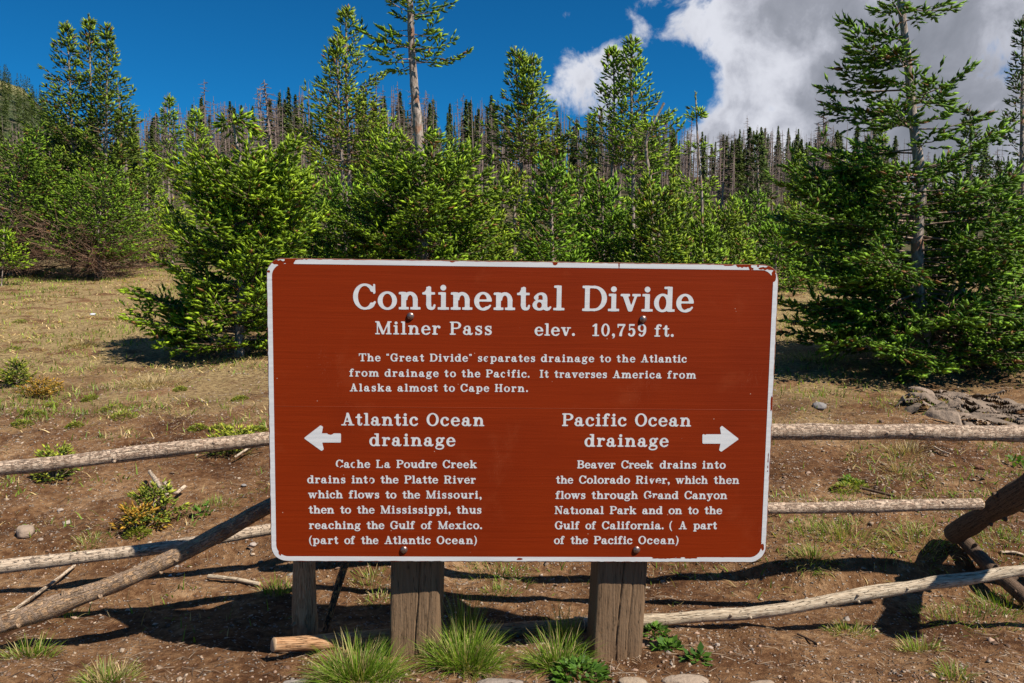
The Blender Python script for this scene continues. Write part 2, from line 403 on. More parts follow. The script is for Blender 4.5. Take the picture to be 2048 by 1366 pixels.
# ------------------------------------------------------------------ the sign
SW, SH = 1.42, .858
r1 = np.array([.9995038, -.0105383, .02968455]); r2 = np.array([.0019627, .9948066, -.09730256]); tc = np.array([.030476, -.20545, 2.24257])
r1 /= np.linalg.norm(r1); r2 = r2 - r1 * (r2 @ r1); r2 /= np.linalg.norm(r2)
B = np.array([[1, 0, 0], [0, sp, cp], [0, cp, -sp]])          # columns: camera right, up, forward
def c2w(v): return v[0] * np.array([1, 0, 0]) + v[1] * np.array([0, sp, cp]) + v[2] * np.array([0, cp, -sp])
sx = c2w(r1); sz = c2w(r2); sy = np.cross(sz, sx); so = c2w(tc) + np.array([0, 0, CAMZ])
gx = ground_at(1024, 2.3)
def s2(px, py):
    """point of the sign's face seen at a pixel -> its own (x, z)"""
    d_ = at(px, py, 1) - np.array([0, 0, CAMZ]); o = np.array([0, 0, CAMZ])
    t = ((so - o) @ sy) / (d_ @ sy); p = o + d_ * t - so
    return np.array([p @ sx, p @ sz])
sign = empty('information_sign', (0, 0, 0))
sign.matrix_world = Matrix([[sx[0], sy[0], sz[0], so[0]], [sx[1], sy[1], sz[1], so[1]], [sx[2], sy[2], sz[2], so[2]], [0, 0, 0, 1]])
tag(sign, 'brown painted board with white lettering about the Continental Divide on two timber posts', 'sign')

def rrect(w, h, r, n=10):
    P = []
    for cx, cz, a0 in ((w/2-r, h/2-r, 0), (-w/2+r, h/2-r, 90), (-w/2+r, -h/2+r, 180), (w/2-r, -h/2+r, 270)):
        for k in range(n + 1):
            a = R(a0 + 90 * k / n); P.append((cx + r * math.cos(a), cz + r * math.sin(a)))
    return np.array(P)
def resample(P, step):
    Q = []
    for a, b_ in zip(P, np.roll(P, -1, 0)):
        n = max(1, int(np.linalg.norm(b_ - a) / step)); Q += [a + (b_ - a) * k / n for k in range(n)]
    return np.array(Q)
TH = .019
o_ = resample(rrect(SW, SH, .045), .006)
edge_n = .0012 * fbm(np.arange(len(o_)) * .35, np.zeros(len(o_)), 70, 4)
cen = o_ * 0; nrm = o_ / np.linalg.norm(o_, axis=1)[:, None]
o2 = o_ * (1 + (edge_n / np.linalg.norm(o_, axis=1))[:, None])
m = MB(); k = len(o2); V = []
for yy, sc_ in ((.0015, 0.0), (0, -.0015), (TH, -.0005)):
    V.append(np.stack([o2[:, 0] + nrm[:, 0] * (sc_ if yy == 0 else 0), np.full(k, yy if yy != 0 else 0.0), o2[:, 1] + nrm[:, 1] * (sc_ if yy == 0 else 0)], 1))
front, mid, back = V[1], V[0], V[2]
ii = np.arange(k); jj = (ii + 1) % k
m.add(np.concatenate([front, mid, back]), np.concatenate([np.stack([ii, ii + k, jj + k, jj], 1), np.stack([ii + k, ii + 2 * k, jj + 2 * k, jj + k], 1)]), m=1)
for ring, yy in ((front, 0), (back, TH)):
    V = np.concatenate([ring, [[0, yy, 0]]]); F = np.stack([jj, ii, np.full(k, k)], 1)
    if yy: F = F[:, ::-1]
    m.add(V, F, m=0)
panel = m.build('panel', [M_sign, M_ply], sign)

# --- vector lettering: each glyph is a field, outlined by marching squares
S, T, XH, tn = .185, .088, .69, .085
def gb(x0, y0, x1, y1): return lambda x, y: np.minimum(np.minimum(x - x0, x1 - x), np.minimum(y - y0, y1 - y))
def ge(cx, cy, rx, ry): return lambda x, y: (1 - np.sqrt(((x - cx) / rx) ** 2 + ((y - cy) / ry) ** 2)) * min(rx, ry)
def gd(cx, cy, r): return ge(cx, cy, r, r)
def gs(pts, ws):
    def f(x, y):
        out = np.full(np.shape(x), -9.)
        for (a, b_), (c_, d_), w0, w1 in zip([p for p in pts[:-1]], pts[1:], ws[:-1], ws[1:]):
            vx, vy = c_ - a, d_ - b_; L = vx * vx + vy * vy + 1e-9
            t = np.clip(((x - a) * vx + (y - b_) * vy) / L, 0, 1)
            out = np.maximum(out, w0 + (w1 - w0) * t - np.hypot(x - a - vx * t, y - b_ - vy * t))
        return out
    return f
def U(*fs):
    def f(x, y):
        o = fs[0](x, y)
        for g in fs[1:]:
            v = g(x, y); kk = .035; h = np.clip(.5 + .5 * (o - v) / kk, 0, 1); o = v * (1 - h) + o * h + kk * h * (1 - h) * .8
        return o
    return f
def I(*fs): return lambda x, y: np.minimum.reduce([g(x, y) for g in fs])
def D(a, *bs): return lambda x, y: np.minimum.reduce([a(x, y)] + [-g(x, y) for g in bs])
def ring(cx, cy, rx, ry, s=S, t=tn): return D(ge(cx, cy, rx, ry), ge(cx, cy, rx - s, ry - t))
def curve(P, W_, n=5):
    P = np.array(P, float); W_ = np.array(W_, float); Q = []; V = []
    Pe = np.vstack([2 * P[0] - P[1], P, 2 * P[-1] - P[-2]])
    for i in range(len(P) - 1):
        p0, p1, p2, p3 = Pe[i:i + 4]
        for k_ in range(n):
            t = k_ / n
            Q.append(.5 * (2 * p1 + (p2 - p0) * t + (2 * p0 - 5 * p1 + 4 * p2 - p3) * t * t + (3 * p1 - p0 - 3 * p2 + p3) * t ** 3)); V.append(W_[i] + (W_[i + 1] - W_[i]) * t)
    Q.append(P[-1]); V.append(W_[-1]); return gs([tuple(q) for q in Q], V)
def stem(x, y0, y1): return gb(x, y0, x + S, y1)
def arch(x):   # from a stem whose right edge is x+S, to a right stem at x+.47
    return U(I(ring(x + .35, .38, .30, .325, S, .12), gb(x + .12, .38, x + 2, 2)), stem(x + .65 - S, 0, .40), gb(x + .36, 0, x + .76, T))
G = {}
G['i'] = (.44, U(stem(.13, 0, XH), gb(0, 0, .44, T), gb(.02, XH - T, .2, XH), gd(.215, .875, .112)))
G['l'] = (.44, U(stem(.13, 0, .99), gb(0, 0, .44, T), gb(.02, .99 - T, .2, .99)))
G['n'] = (.86, U(stem(.1, 0, XH), gb(0, 0, .39, T), gb(0, XH - T, .2, XH), arch(.1)))
G['m'] = (1.29, U(stem(.1, 0, XH), gb(0, 0, .37, T), gb(0, XH - T, .2, XH), I(arch(.1), gb(.1, -1, .78, 2)), I(arch(.53), gb(.6, -1, 3, 2))))
G['h'] = (.86, U(stem(.1, 0, .99), gb(0, 0, .39, T), gb(0, .99 - T, .2, .99), arch(.1)))
G['r'] = (.62, U(stem(.1, 0, XH), gb(0, 0, .42, T), gb(0, XH - T, .2, XH), curve([(.24, .42), (.34, .60), (.47, .645), (.54, .61)], [.04, .05, .055, .06]), gd(.535, .57, .095)))
G['u'] = (.86, U(I(ring(.39, .30, .29, .315, S, .12), gb(0, -1, .7, .31)), stem(.1, .28, XH), gb(0, XH - T, .2, XH), stem(.57, 0, XH), gb(.46, XH - T, .7, XH), gb(.6, 0, .86, T)))
G['o'] = (.76, ring(.38, .345, .38, .368))
G['e'] = (.70, U(D(ring(.35, .345, .35, .368), gb(.36, .13, .8, .345)), I(gb(.1, .335, .68, .41), ge(.35, .345, .35, .368)), curve([(.40, .025), (.54, .07), (.64, .17)], [.05, .045, .035])))
G['c'] = (.68, U(D(ring(.35, .345, .35, .368), gb(.38, .14, .8, .60)), gd(.545, .525, .105), curve([(.40, .025), (.54, .07), (.63, .18)], [.05, .045, .035]), curve([(.42, .66), (.53, .62), (.58, .55)], [.05, .05, .05])))
G['a'] = (.77, U(curve([(.14, .50), (.2, .61), (.34, .66), (.46, .61), (.505, .48), (.51, .14), (.57, .055), (.66, .05), (.73, .12)], [.05, .045, .045, .07, .09, .09, .075, .05, .035]), gd(.15, .50, .09), I(ring(.28, .20, .27, .215, .165, .085), gb(0, -1, .5, 1)), gb(.3, .33, .5, .40)))
G['s'] = (.60, U(curve([(.49, .54), (.42, .63), (.29, .66), (.16, .61), (.115, .52), (.18, .43), (.30, .37), (.43, .30), (.495, .20), (.45, .09), (.32, .035), (.17, .065), (.10, .17)], [.035, .045, .05, .06, .075, .085, .09, .088, .078, .06, .05, .045, .035]), gb(.465, .45, .535, .70), gb(.055, -.015, .125, .23)))
G['t'] = (.54, U(gb(.16, .16, .16 + S, .90), gb(.0, XH - T, .50, XH), gs([(.10, XH - .03), (.27, .87)], [.03, .06]), curve([(.252, .22), (.27, .10), (.36, .045), (.45, .065), (.485, .17)], [.092, .085, .06, .045, .04])))
G['d'] = (.84, U(I(ring(.34, .345, .34, .368), gb(-1, -1, .62, 2)), stem(.54, 0, .99), gb(.40, .99 - T, .6, .99), gb(.6, 0, .83, T)))
G['p'] = (.82, U(I(ring(.47, .345, .34, .368), gb(.2, -1, 2, 2)), stem(.1, -.28, XH), gb(0, XH - T, .2, XH), gb(0, -.28, .40, -.28 + T)))
G['g'] = (.72, U(ring(.32, .46, .28, .245, .165, .08), curve([(.50, .60), (.57, .66), (.64, .66)], [.035, .035, .05]), gd(.655, .63, .07), curve([(.16, .27), (.11, .19), (.18, .115), (.42, .095), (.58, .05), (.62, -.06), (.54, -.18), (.32, -.235), (.10, -.19), (.04, -.08), (.12, .02), (.22, .07)], [.035, .05, .06, .075, .07, .06, .045, .045, .045, .05, .045, .04])))
G['k'] = (.86, U(stem(.1, 0, .99), gb(0, 0, .37, T), gb(0, .99 - T, .2, .99), gs([(.27, .27), (.6, .64)], [.042, .042]), gs([(.42, .42), (.68, .06)], [.09, .09]), gb(.46, XH - T, .80, XH), gb(.48, 0, .87, T)))
def vclip(f): return I(f, gb(-1, -.6, 3, XH))
G['v'] = (.80, I(U(gs([(.17, .66), (.385, .07)], [.095, .09]), gs([(.63, .66), (.43, .06)], [.045, .05]), gb(0, XH - T, .37, XH), gb(.47, XH - T, .80, XH)), gb(-1, -.01, 2, XH)))
G['w'] = (1.16, I(U(gs([(.16, .66), (.345, .07)], [.09, .088]), gs([(.38, .07), (.55, .6)], [.045, .045]), gs([(.54, .66), (.735, .07)], [.09, .088]), gs([(.98, .66), (.78, .07)], [.043, .045]), gb(0, XH - T, .34, XH), gb(.40, XH - T, .70, XH), gb(.83, XH - T, 1.15, XH)), gb(-1, -.01, 2, XH)))
G['x'] = (.80, I(U(gs([(.18, .66), (.60, .03)], [.09, .09]), gs([(.62, .66), (.16, .03)], [.042, .042]), gb(.02, XH - T, .38, XH), gb(.47, XH - T, .78, XH), gb(0, 0, .32, T), gb(.42, 0, .80, T)), gb(-1, 0, 2, XH)))
G['y'] = (.80, I(U(gs([(.17, .66), (.41, .04)], [.095, .085]), curve([(.64, .66), (.43, .06), (.33, -.17), (.2, -.235)], [.043, .05, .05, .045]), gd(.15, -.18, .08), gb(0, XH - T, .37, XH), gb(.47, XH - T, .80, XH)), gb(-1, -.6, 2, XH)))
G['f'] = (.57, U(gb(.13, 0, .13 + S, .80), gb(0, 0, .46, T), gb(.0, XH - T, .46, XH), curve([(.222, .74), (.25, .88), (.35, .955), (.46, .95)], [.092, .085, .055, .05]), gd(.485, .895, .085)))
def vser(x, y0, y1): return gb(x, y0, x + .075, y1)
G['C'] = (.90, U(D(ring(.46, .5, .46, .52), gb(.60, .26, 1.2, .70)), vser(.80, .62, 1.0), curve([(.62, .05), (.76, .12), (.86, .28)], [.05, .048, .04]), curve([(.62, .93), (.74, .86), (.82, .72)], [.05, .05, .04])))
G['G'] = (.98, U(D(ring(.46, .5, .46, .52), gb(.60, .40, 1.2, .70)), vser(.78, .62, 1.0), gb(.66, .02, .66 + S, .44), gb(.54, .38, .98, .38 + T), curve([(.62, .93), (.74, .86), (.80, .72)], [.05, .05, .04])))
G['O'] = (.94, ring(.47, .5, .47, .52, .19))
G['D'] = (.98, U(gb(.1, 0, .1 + S, 1), gb(0, 0, .5, T), gb(0, 1 - T, .5, 1), I(ring(.47, .5, .51, .5, .2, T), gb(.46, -1, 2, 2))))
def Pb(): return [gb(.1, 0, .1 + S, 1), gb(0, 1 - T, .5, 1), I(ring(.5, .725, .36, .275, .19, T), gb(.49, -1, 2, 2)), gb(.2, .45, .5, .45 + T)]
G['P'] = (.86, U(*Pb(), gb(0, 0, .45, T)))
G['R'] = (.98, U(*Pb(), gb(0, 0, .42, T), curve([(.45, .49), (.58, .42), (.645, .26), (.68, .10), (.78, .04), (.92, .10)], [.05, .08, .095, .09, .06, .04])))
G['B'] = (.90, U(gb(.1, 0, .1 + S, 1), gb(0, 1 - T, .5, 1), gb(0, 0, .5, T), I(ring(.48, .75, .33, .25, .18, T), gb(.47, -1, 2, 2)), I(ring(.48, .27, .41, .27, .19, T), gb(.47, -1, 2, 2)), gb(.2, .475, .5, .475 + T * .8)))
G['T'] = (.92, U(gb(.365, 0, .365 + S, 1), gb(.0, 1 - T, .92, 1), gb(0, .70, .075, 1), gb(.845, .70, .92, 1), gb(.22, 0, .70, T)))
G['L'] = (.84, U(gb(.1, 0, .1 + S, 1), gb(0, 0, .80, T), gb(0, 1 - T, .45, 1), gb(.755, 0, .83, .34)))
G['I'] = (.46, U(gb(.135, 0, .135 + S, 1), gb(0, 0, .46, T), gb(0, 1 - T, .46, 1)))
G['H'] = (.98, U(gb(.1, 0, .1 + S, 1), gb(.69, 0, .69 + S, 1), gb(0, 0, .39, T), gb(.59, 0, .98, T), gb(0, 1 - T, .39, 1), gb(.59, 1 - T, .98, 1), gb(.2, .46, .8, .545)))
G['N'] = (1.0, I(U(gb(.125, 0, .205, 1), gb(.775, 0, .855, 1), gs([(.20, .95), (.79, .06)], [.095, .095]), gb(0, 0, .34, T), gb(0, 1 - T, .25, 1), gb(.62, 1 - T, 1.0, 1)), gb(-1, 0, 2, 1)))
G['M'] = (1.24, I(U(gb(.125, 0, .205, 1), gb(.94, 0, 1.12, 1), gs([(.22, .93), (.59, .06)], [.10, .10]), gs([(.62, .08), (1.0, .95)], [.045, .045]), gb(0, 0, .34, T), gb(.82, 0, 1.24, T), gb(0, 1 - T, .25, 1), gb(1.0, 1 - T, 1.24, 1)), gb(-1, 0, 2, 1)))
G['A'] = (1.0, I(U(gs([(.2, .05), (.48, .97)], [.042, .045]), gs([(.49, .92), (.77, .05)], [.10, .10]), gb(.28, .29, .68, .37), gb(0, 0, .38, T), gb(.53, 0, 1.0, T)), gb(-1, 0, 2, 1.01)))
G['0'] = (.68, ring(.34, .5, .34, .515, .17))
G['1'] = (.56, U(gb(.2, 0, .2 + S, 1), gb(.02, 0, .56, T), gs([(.06, .80), (.25, .92)], [.045, .07])))
G['7'] = (.66, I(U(gb(.02, .85, .64, 1), gb(.02, .70, .095, 1), curve([(.58, .90), (.42, .6), (.31, .3), (.28, .08)], [.05, .065, .09, .11])), gb(-1, 0, 2, 1)))
G['5'] = (.66, U(gb(.12, .86, .56, 1), gb(.12, .48, .19, .95), curve([(.15, .52), (.30, .615), (.46, .57), (.54, .36), (.47, .13), (.29, .04), (.14, .10)], [.04, .055, .08, .1, .085, .055, .045]), gd(.14, .17, .09)))
G['9'] = (.68, U(ring(.33, .69, .33, .32, .17, .08), curve([(.585, .70), (.57, .38), (.45, .12), (.28, .04), (.16, .09)], [.085, .095, .07, .05, .045]), gd(.16, .15, .085)))
G['.'] = (.24, gd(.12, .10, .115)); G[','] = (.26, U(gd(.13, .10, .115), curve([(.19, .08), (.19, -.05), (.08, -.17)], [.06, .05, .02])))
G['('] = (.34, curve([(.30, 1.03), (.13, .75), (.09, .40), (.16, .05), (.31, -.22)], [.03, .06, .075, .06, .03])); G[')'] = (.34, lambda x, y: G['('][1](.34 - x, y))
G['<'] = (.36, U(gd(.09, .82, .075), curve([(.06, .83), (.07, .93), (.13, .98)], [.045, .035, .02]), gd(.27, .82, .075), curve([(.24, .83), (.25, .93), (.31, .98)], [.045, .035, .02])))
G['>'] = (.36, U(gd(.09, .92, .075), curve([(.12, .91), (.11, .81), (.05, .76)], [.045, .035, .02]), gd(.27, .92, .075), curve([(.30, .91), (.29, .81), (.23, .76)], [.045, .035, .02])))

def march(fn, x0, y0, x1, y1, n, off=0.0):
    """triangles of the region fn > -off on a grid with n cells per unit"""
    nx = int((x1 - x0) * n) + 2; ny = int((y1 - y0) * n) + 2
    xs = x0 + np.arange(nx + 1) / n; ys = y0 + np.arange(ny + 1) / n
    X, Y = np.meshgrid(xs, ys); F = fn(X, Y) + off
    F[np.abs(F) < 1e-6] = 1e-6; ins = F > 0
    V = []; Fc = []
    full = ins[:-1, :-1] & ins[1:, :-1] & ins[:-1, 1:] & ins[1:, 1:]
    for r in range(ny):
        c_ = 0
        row = full[r]
        while c_ < nx:
            if row[c_]:
                e = c_
                while e < nx and row[e]: e += 1
                b_ = len(V); V += [(xs[c_], ys[r]), (xs[e], ys[r]), (xs[e], ys[r + 1]), (xs[c_], ys[r + 1])]
                Fc += [(b_, b_ + 1, b_ + 2), (b_, b_ + 2, b_ + 3)]; c_ = e
            else: c_ += 1
    cnt = ins[:-1, :-1].astype(int) + ins[1:, :-1] + ins[:-1, 1:] + ins[1:, 1:]
    for r, c_ in zip(*np.where((cnt > 0) & (cnt < 4))):
        cor = [(r, c_), (r, c_ + 1), (r + 1, c_ + 1), (r + 1, c_)]; poly = []
        for q in range(4):
            a, b_ = cor[q], cor[(q + 1) % 4]; fa, fb = F[a], F[b_]; pa = (xs[a[1]], ys[a[0]]); pb = (xs[b_[1]], ys[b_[0]])
            if fa > 0: poly.append(pa)
            if (fa > 0) != (fb > 0):
                t = fa / (fa - fb); poly.append((pa[0] + (pb[0] - pa[0]) * t, pa[1] + (pb[1] - pa[1]) * t))
        b_ = len(V); V += poly; Fc += [(b_, b_ + q, b_ + q + 1) for q in range(1, len(poly) - 1)]
    return np.array(V, float).reshape(-1, 2), np.array(Fc, int).reshape(-1, 3)
_gc = {}
def glyph(ch, n, off, dmg=None, seed=0):
    key = (ch, n, off, dmg, seed if dmg else 0)
    if key not in _gc:
        w, f = G[ch]
        f2 = f
        if dmg:
            def f2(x, y, f=f):
                q = vnoise(x * 7 + seed * 3.7, y * 7 + seed, 5) * .30 + vnoise(x * 17 + seed, y * 17, 6) * .12
                e = {'top': .66 - y, 'bottom': y - .12, 'right': w * .68 - x, 'left': x - w * .32}[dmg]
                return np.minimum(f(x, y), e + q)
        _gc[key] = march(f2, -.06, -.36, w + .08, 1.10, n, off)
    return _gc[key]
def text_line(words, base, cap, n, off, name='lettering', dmg=None, space=.76):
    """words: (text, x pixel start, x pixel end or None); base: (px, py) two points of the baseline"""
    (ax, ay), (bx, by) = base; m_ = MB(); dmg = dmg or {}
    bl = lambda px: ay + (by - ay) * (px - ax) / (bx - ax)
    hgt = abs(s2(ax, ay)[1] - s2(ax, ay - cap)[1])
    for wi, (t, xs_, xe) in enumerate(words):
        a = s2(xs_, bl(xs_)); e_ = xe if xe else None
        if e_ is None:
            b_ = s2(words[wi + 1][1], bl(words[wi + 1][1])); wid = (b_[0] - a[0]) / hgt - space
        else:
            b_ = s2(e_, bl(e_)); wid = (b_[0] - a[0]) / hgt
        nat = sum(G[c][0] for c in t); gaps = max(1, len(t) - 1); tr = (wid - nat) / gaps; hs = 1.0
        if tr < .055 and len(t) > 1: hs = (wid - .055 * gaps) / nat; tr = .055
        if tr > .26: hs = min(1.12, (wid - .26 * gaps) / nat); tr = (wid - nat * hs) / gaps
        if len(t) == 1: tr = 0
        x = 0
        for ci, c in enumerate(t):
            dm = dmg.get((wi, ci)); v, f = glyph(c, n, off, dm, wi * 13 + ci)
            if len(v):
                px = a[0] + (x + v[:, 0] * hs) * hgt; z0 = a[1] + (b_[1] - a[1]) * (px - a[0]) / (b_[0] - a[0])
                m_.add(np.stack([px, np.full(len(v), -.0006), z0 + v[:, 1] * hgt], 1), f)
            x += G[c][0] * hs + tr
    o = m_.build(name, M_white, sign)
    o['label'] = 'white painted slab serif lettering'
    return o
n_t, n_h, n_b = 36, 28, 21
text_line([('Continental', 706.6, 1128.4)], [(706, 618), (1128, 620.4)], 50, n_t, .004)
text_line([('Divide', 1164.4, 1386.6)], [(1164, 621.6), (1386, 623.5)], 50, n_t, .004)
text_line([('Milner', 750.6, 880.6), ('Pass', 899.6, 984.2)], [(750, 668.4), (984, 669.8)], 26, n_h, .004)
text_line([('elev.', 1069.2, 1149.7), ('10,759', 1184.2, 1291.9), ('ft.', 1308.7, 1347.3)], [(1069, 670.8), (1347, 673.4)], 24.5, n_h, .006)
BO = .014
text_line([('The', 718.1, 0), ('<Great', 772.7, 0), ('Divide>', 859.8, 943.5), ('separates', 955.5, 0), ('drainage', 1081.9, 0), ('to', 1199.5, 0), ('the', 1233, 0), ('Atlantic', 1281.7, 1373.2)], [(718, 722.2), (1373, 724.8)], 15.2, n_b, BO, dmg={(3, 1): 'right'})
text_line([('from', 699, 0), ('drainage', 769.4, 0), ('to', 888.7, 0), ('the', 923.3, 0), ('Pacific.', 972, 1059), ('It', 1079.4, 0), ('traverses', 1108.6, 0), ('America', 1225.4, 0), ('from', 1334.6, 1391.7)], [(699, 752.7), (1391, 757)], 15.2, n_b, BO, dmg={(4, 2): 'right', (4, 3): 'bottom'})
text_line([('Alaska', 699.8, 0), ('almost', 795, 0), ('to', 887, 0), ('Cape', 921.2, 0), ('Horn.', 989.8, 1055.7)], [(699, 782.4), (1055, 783.6)], 15.2, n_b, BO, dmg={(4, 1): 'top'})
text_line([('Atlantic', 683, 836.2), ('Ocean', 853.4, 968.2)], [(683, 850.6), (968, 852)], 25, n_h, .008)
text_line([('drainage', 738.9, 910.6)], [(738, 891.6), (910, 892.2)], 25, n_h, .008)
text_line([('Pacific', 1124.3, 1252.8), ('Ocean', 1269.8, 1381.5)], [(1124, 851.8), (1381, 852.6)], 25, n_h, .008)
text_line([('drainage', 1169, 1336.6)], [(1169, 893), (1336, 893.4)], 25, n_h, .008)
LB = 15.6
text_line([('Cache', 671.9, 0), ('La', 752.4, 0), ('Poudre', 793, 0), ('Creek', 885.7, 953.5)], [(671, 935.2), (953, 936)], LB, n_b, BO, dmg={(0, 0): 'bottom', (0, 2): 'right'})
text_line([('drains', 614.7, 0), ('into', 703.3, 0), ('the', 761.2, 0), ('Platte', 809, 0), ('River', 888.2, 951.2)], [(614, 966.2), (951, 966.8)], LB, n_b, BO, dmg={(1, 3): 'left'})
text_line([('which', 616.5, 0), ('flows', 697.8, 0), ('to', 770.9, 0), ('the', 804.9, 0), ('Missouri,', 852.2, 963)], [(616, 996.2), (963, 997)], LB, n_b, BO)
text_line([('then', 617.5, 0), ('to', 680.5, 0), ('the', 714.3, 0), ('Mississippi,', 761.2, 0), ('thus', 913.1, 963.1)], [(617, 1026.6), (963, 1027)], LB, n_b, BO)
text_line([('reaching', 618.3, 0), ('the', 733.3, 0), ('Gulf', 780.8, 0), ('of', 842, 0), ('Mexico.', 876, 963.9)], [(618, 1057.6), (963, 1057.9)], LB, n_b, BO)
text_line([('(part', 618.3, 0), ('of', 688.9, 0), ('the', 722.4, 0), ('Atlantic', 768.9, 0), ('Ocean)', 873.5, 953.7)], [(618, 1087.6), (953, 1087.8)], LB, n_b, BO)
text_line([('Beaver', 1154.3, 0), ('Creek', 1242.4, 1306), ('drains', 1319.3, 0), ('into', 1404.4, 1450.9)], [(1154, 936.4), (1450, 937)], LB, n_b, BO, dmg={(1, 3): 'top', (2, 1): 'top'})
text_line([('the', 1111.9, 0), ('Colorado', 1158.1, 0), ('River,', 1271.6, 0), ('which', 1351.1, 0), ('then', 1427.2, 1478)], [(1111, 966.8), (1478, 967.4)], LB, n_b, BO, dmg={(2, 2): 'top', (2, 3): 'bottom'})
text_line([('flows', 1111.1, 0), ('through', 1183, 0), ('Grand', 1287.6, 0), ('Canyon', 1368.8, 1453.9)], [(1111, 997.5), (1453, 997.9)], LB, n_b, BO, dmg={(2, 0): 'bottom', (2, 1): 'bottom', (2, 3): 'top'})
text_line([('National', 1109.3, 0), ('Park', 1219.5, 0), ('and', 1284.3, 0), ('on', 1337.1, 0), ('to', 1375.7, 0), ('the', 1408.7, 1443.8)], [(1109, 1027.8), (1443, 1028)], LB, n_b, BO, dmg={(0, 3): 'top', (0, 4): 'top'})
text_line([('Gulf', 1109.8, 0), ('of', 1170.8, 0), ('California.', 1203.8, 1327), ('(', 1338.4, 1344.5), ('A', 1357.4, 1373), ('part', 1386.6, 1433.6)], [(1109, 1058.2), (1433, 1058.2)], LB, n_b, BO)
text_line([('of', 1108, 0), ('the', 1141, 0), ('Pacific', 1187.8, 0), ('Ocean)', 1276.7, 1356.7)], [(1108, 1087.7), (1356, 1087.8)], LB, n_b, BO)

def poly_field(P, rnd):
    P = np.array(P)
    def f(x, y):
        d_ = np.full(x.shape, 1e9); ins = np.zeros(x.shape, bool)
        for a, b_ in zip(P, np.roll(P, -1, 0)):
            e = b_ - a; t = np.clip(((x - a[0]) * e[0] + (y - a[1]) * e[1]) / (e @ e), 0, 1)
            d_ = np.minimum(d_, np.hypot(x - a[0] - e[0] * t, y - a[1] - e[1] * t))
            c_ = (a[1] > y) != (b_[1] > y)
            ins ^= c_ & (x < (b_[0] - a[0]) * (y - a[1]) / (b_[1] - a[1] + 1e-12) + a[0])
        return np.where(ins, d_, -d_) + rnd
    return f
def arrow(pp, rnd_px, chip):
    P = np.array([s2(*p) for p in pp]); f = poly_field(P, .0028)
    cx, cz = s2(*chip); g = lambda x, y: np.minimum(f(x, y), np.hypot((x - cx) * .6, y - cz) - .0045 + vnoise(x * 160, y * 160, 3) * .006)
    lo, hi = P.min(0) - .006, P.max(0) + .006; v, fc = march(g, lo[0], lo[1], hi[0], hi[1], 700)
    m_ = MB(); m_.add(np.stack([v[:, 0], np.full(len(v), -.0006), v[:, 1]], 1), fc); return m_.build('arrow', M_white, sign)
q = 3.938
def z3(x, y): return (520 + x / q, 800 + y / q)
def z4(x, y): return (1040 + x / q, 800 + y / q)
a1 = arrow([z3(358, 300), z3(478, 208), z3(488, 214), z3(478, 270), z3(630, 270), z3(630, 327), z3(480, 327), z3(494, 385), z3(485, 392)], 2, z3(548, 256)); a1['label'] = 'white arrow pointing left'
a2 = arrow([z4(1712, 307), z4(1590, 212), z4(1583, 220), z4(1592, 277), z4(1444, 277), z4(1444, 336), z4(1588, 336), z4(1576, 392), z4(1585, 398)], 2, z4(1462, 262)); a2['label'] = 'white arrow pointing right, chipped at its tail'

# white border, flaked near the two top corners
def rr(x, y, w, h, r):
    qx = np.abs(x) - (w / 2 - r); qy = np.abs(y) - (h / 2 - r)
    return r - np.hypot(np.maximum(qx, 0), np.maximum(qy, 0)) - np.minimum(np.maximum(qx, qy), 0)
def border_f(x, y):
    o = rr(x, y, SW - .0035, SH - .0035, .044); i = rr(x, y, SW - .031, SH - .031, .034)
    f = np.minimum(o, -i)
    f = np.minimum(f, o + .0016 * vnoise(x * 90, y * 90, 8) - .0006)
    nz = vnoise(x * 60, y * 60, 12) * .012 + vnoise(x * 170, y * 170, 13) * .006
    for (px, py, a, b_) in ((580, 519, 9, 11), (548, 524, 18, 3.5), (600, 517, 16, 3), (640, 517, 26, 1.6), (1462, 529, 10, 3.5), (1484, 531, 14, 5), (1500, 531, 4, 11), (1516, 533, 6, 4), (1528, 537, 22, 4), (1546, 552, 5, 9), (531, 555, 2.5, 13), (537, 543, 5, 5), (905, 521, 6, 3), (1110, 527, 4, 3), (1238, 528, 1.3, 8),
                            (1165, 1123, 5, 1.5), (560, 1104, 2, 5), (1350, 1116, 40, .9), (1512, 1105, 12, 2.4), (1525, 1095, 3, 9), (1040, 1118, 6, 2), (534, 712, 2, 4), (1536, 920, 1.4, 22), (1543, 800, 1.2, 14)):
        c_ = s2(px, py); sx_ = a * .00140; sy_ = b_ * .00140
        e = (np.sqrt(((x - c_[0]) / sx_) ** 2 + ((y - c_[1]) / sy_) ** 2) - 1) * min(sx_, sy_)
        f = np.minimum(f, e + nz * np.clip(min(a, b_) / 6, .25, .8))
    return f
def march_big(fn, n):
    vs, fs, k_ = [], [], 0
    for (x0, y0, x1, y1) in ((-SW/2-.002, SH/2-.06, SW/2+.002, SH/2+.002), (-SW/2-.002, -SH/2-.002, SW/2+.002, -SH/2+.06),
                             (-SW/2-.002, -SH/2+.06, -SW/2+.05, SH/2-.06), (SW/2-.05, -SH/2+.06, SW/2+.002, SH/2-.06)):
        g = lambda x, y: np.minimum(fn(x, y), np.minimum(np.minimum(x - x0, x1 - x), np.minimum(y - y0, y1 - y)) + 1e-5)
        v, f = march(g, x0, y0, x1, y1, n); vs.append(v); fs.append(f + k_); k_ += len(v)
    return np.concatenate(vs), np.concatenate(fs)
v, f = march_big(border_f, 620)
m = MB(); m.add(np.stack([v[:, 0], np.full(len(v), -.0005), v[:, 1]], 1), f); o = m.build('border', M_white, sign); o['label'] = 'white border line, flaked at the top corners'
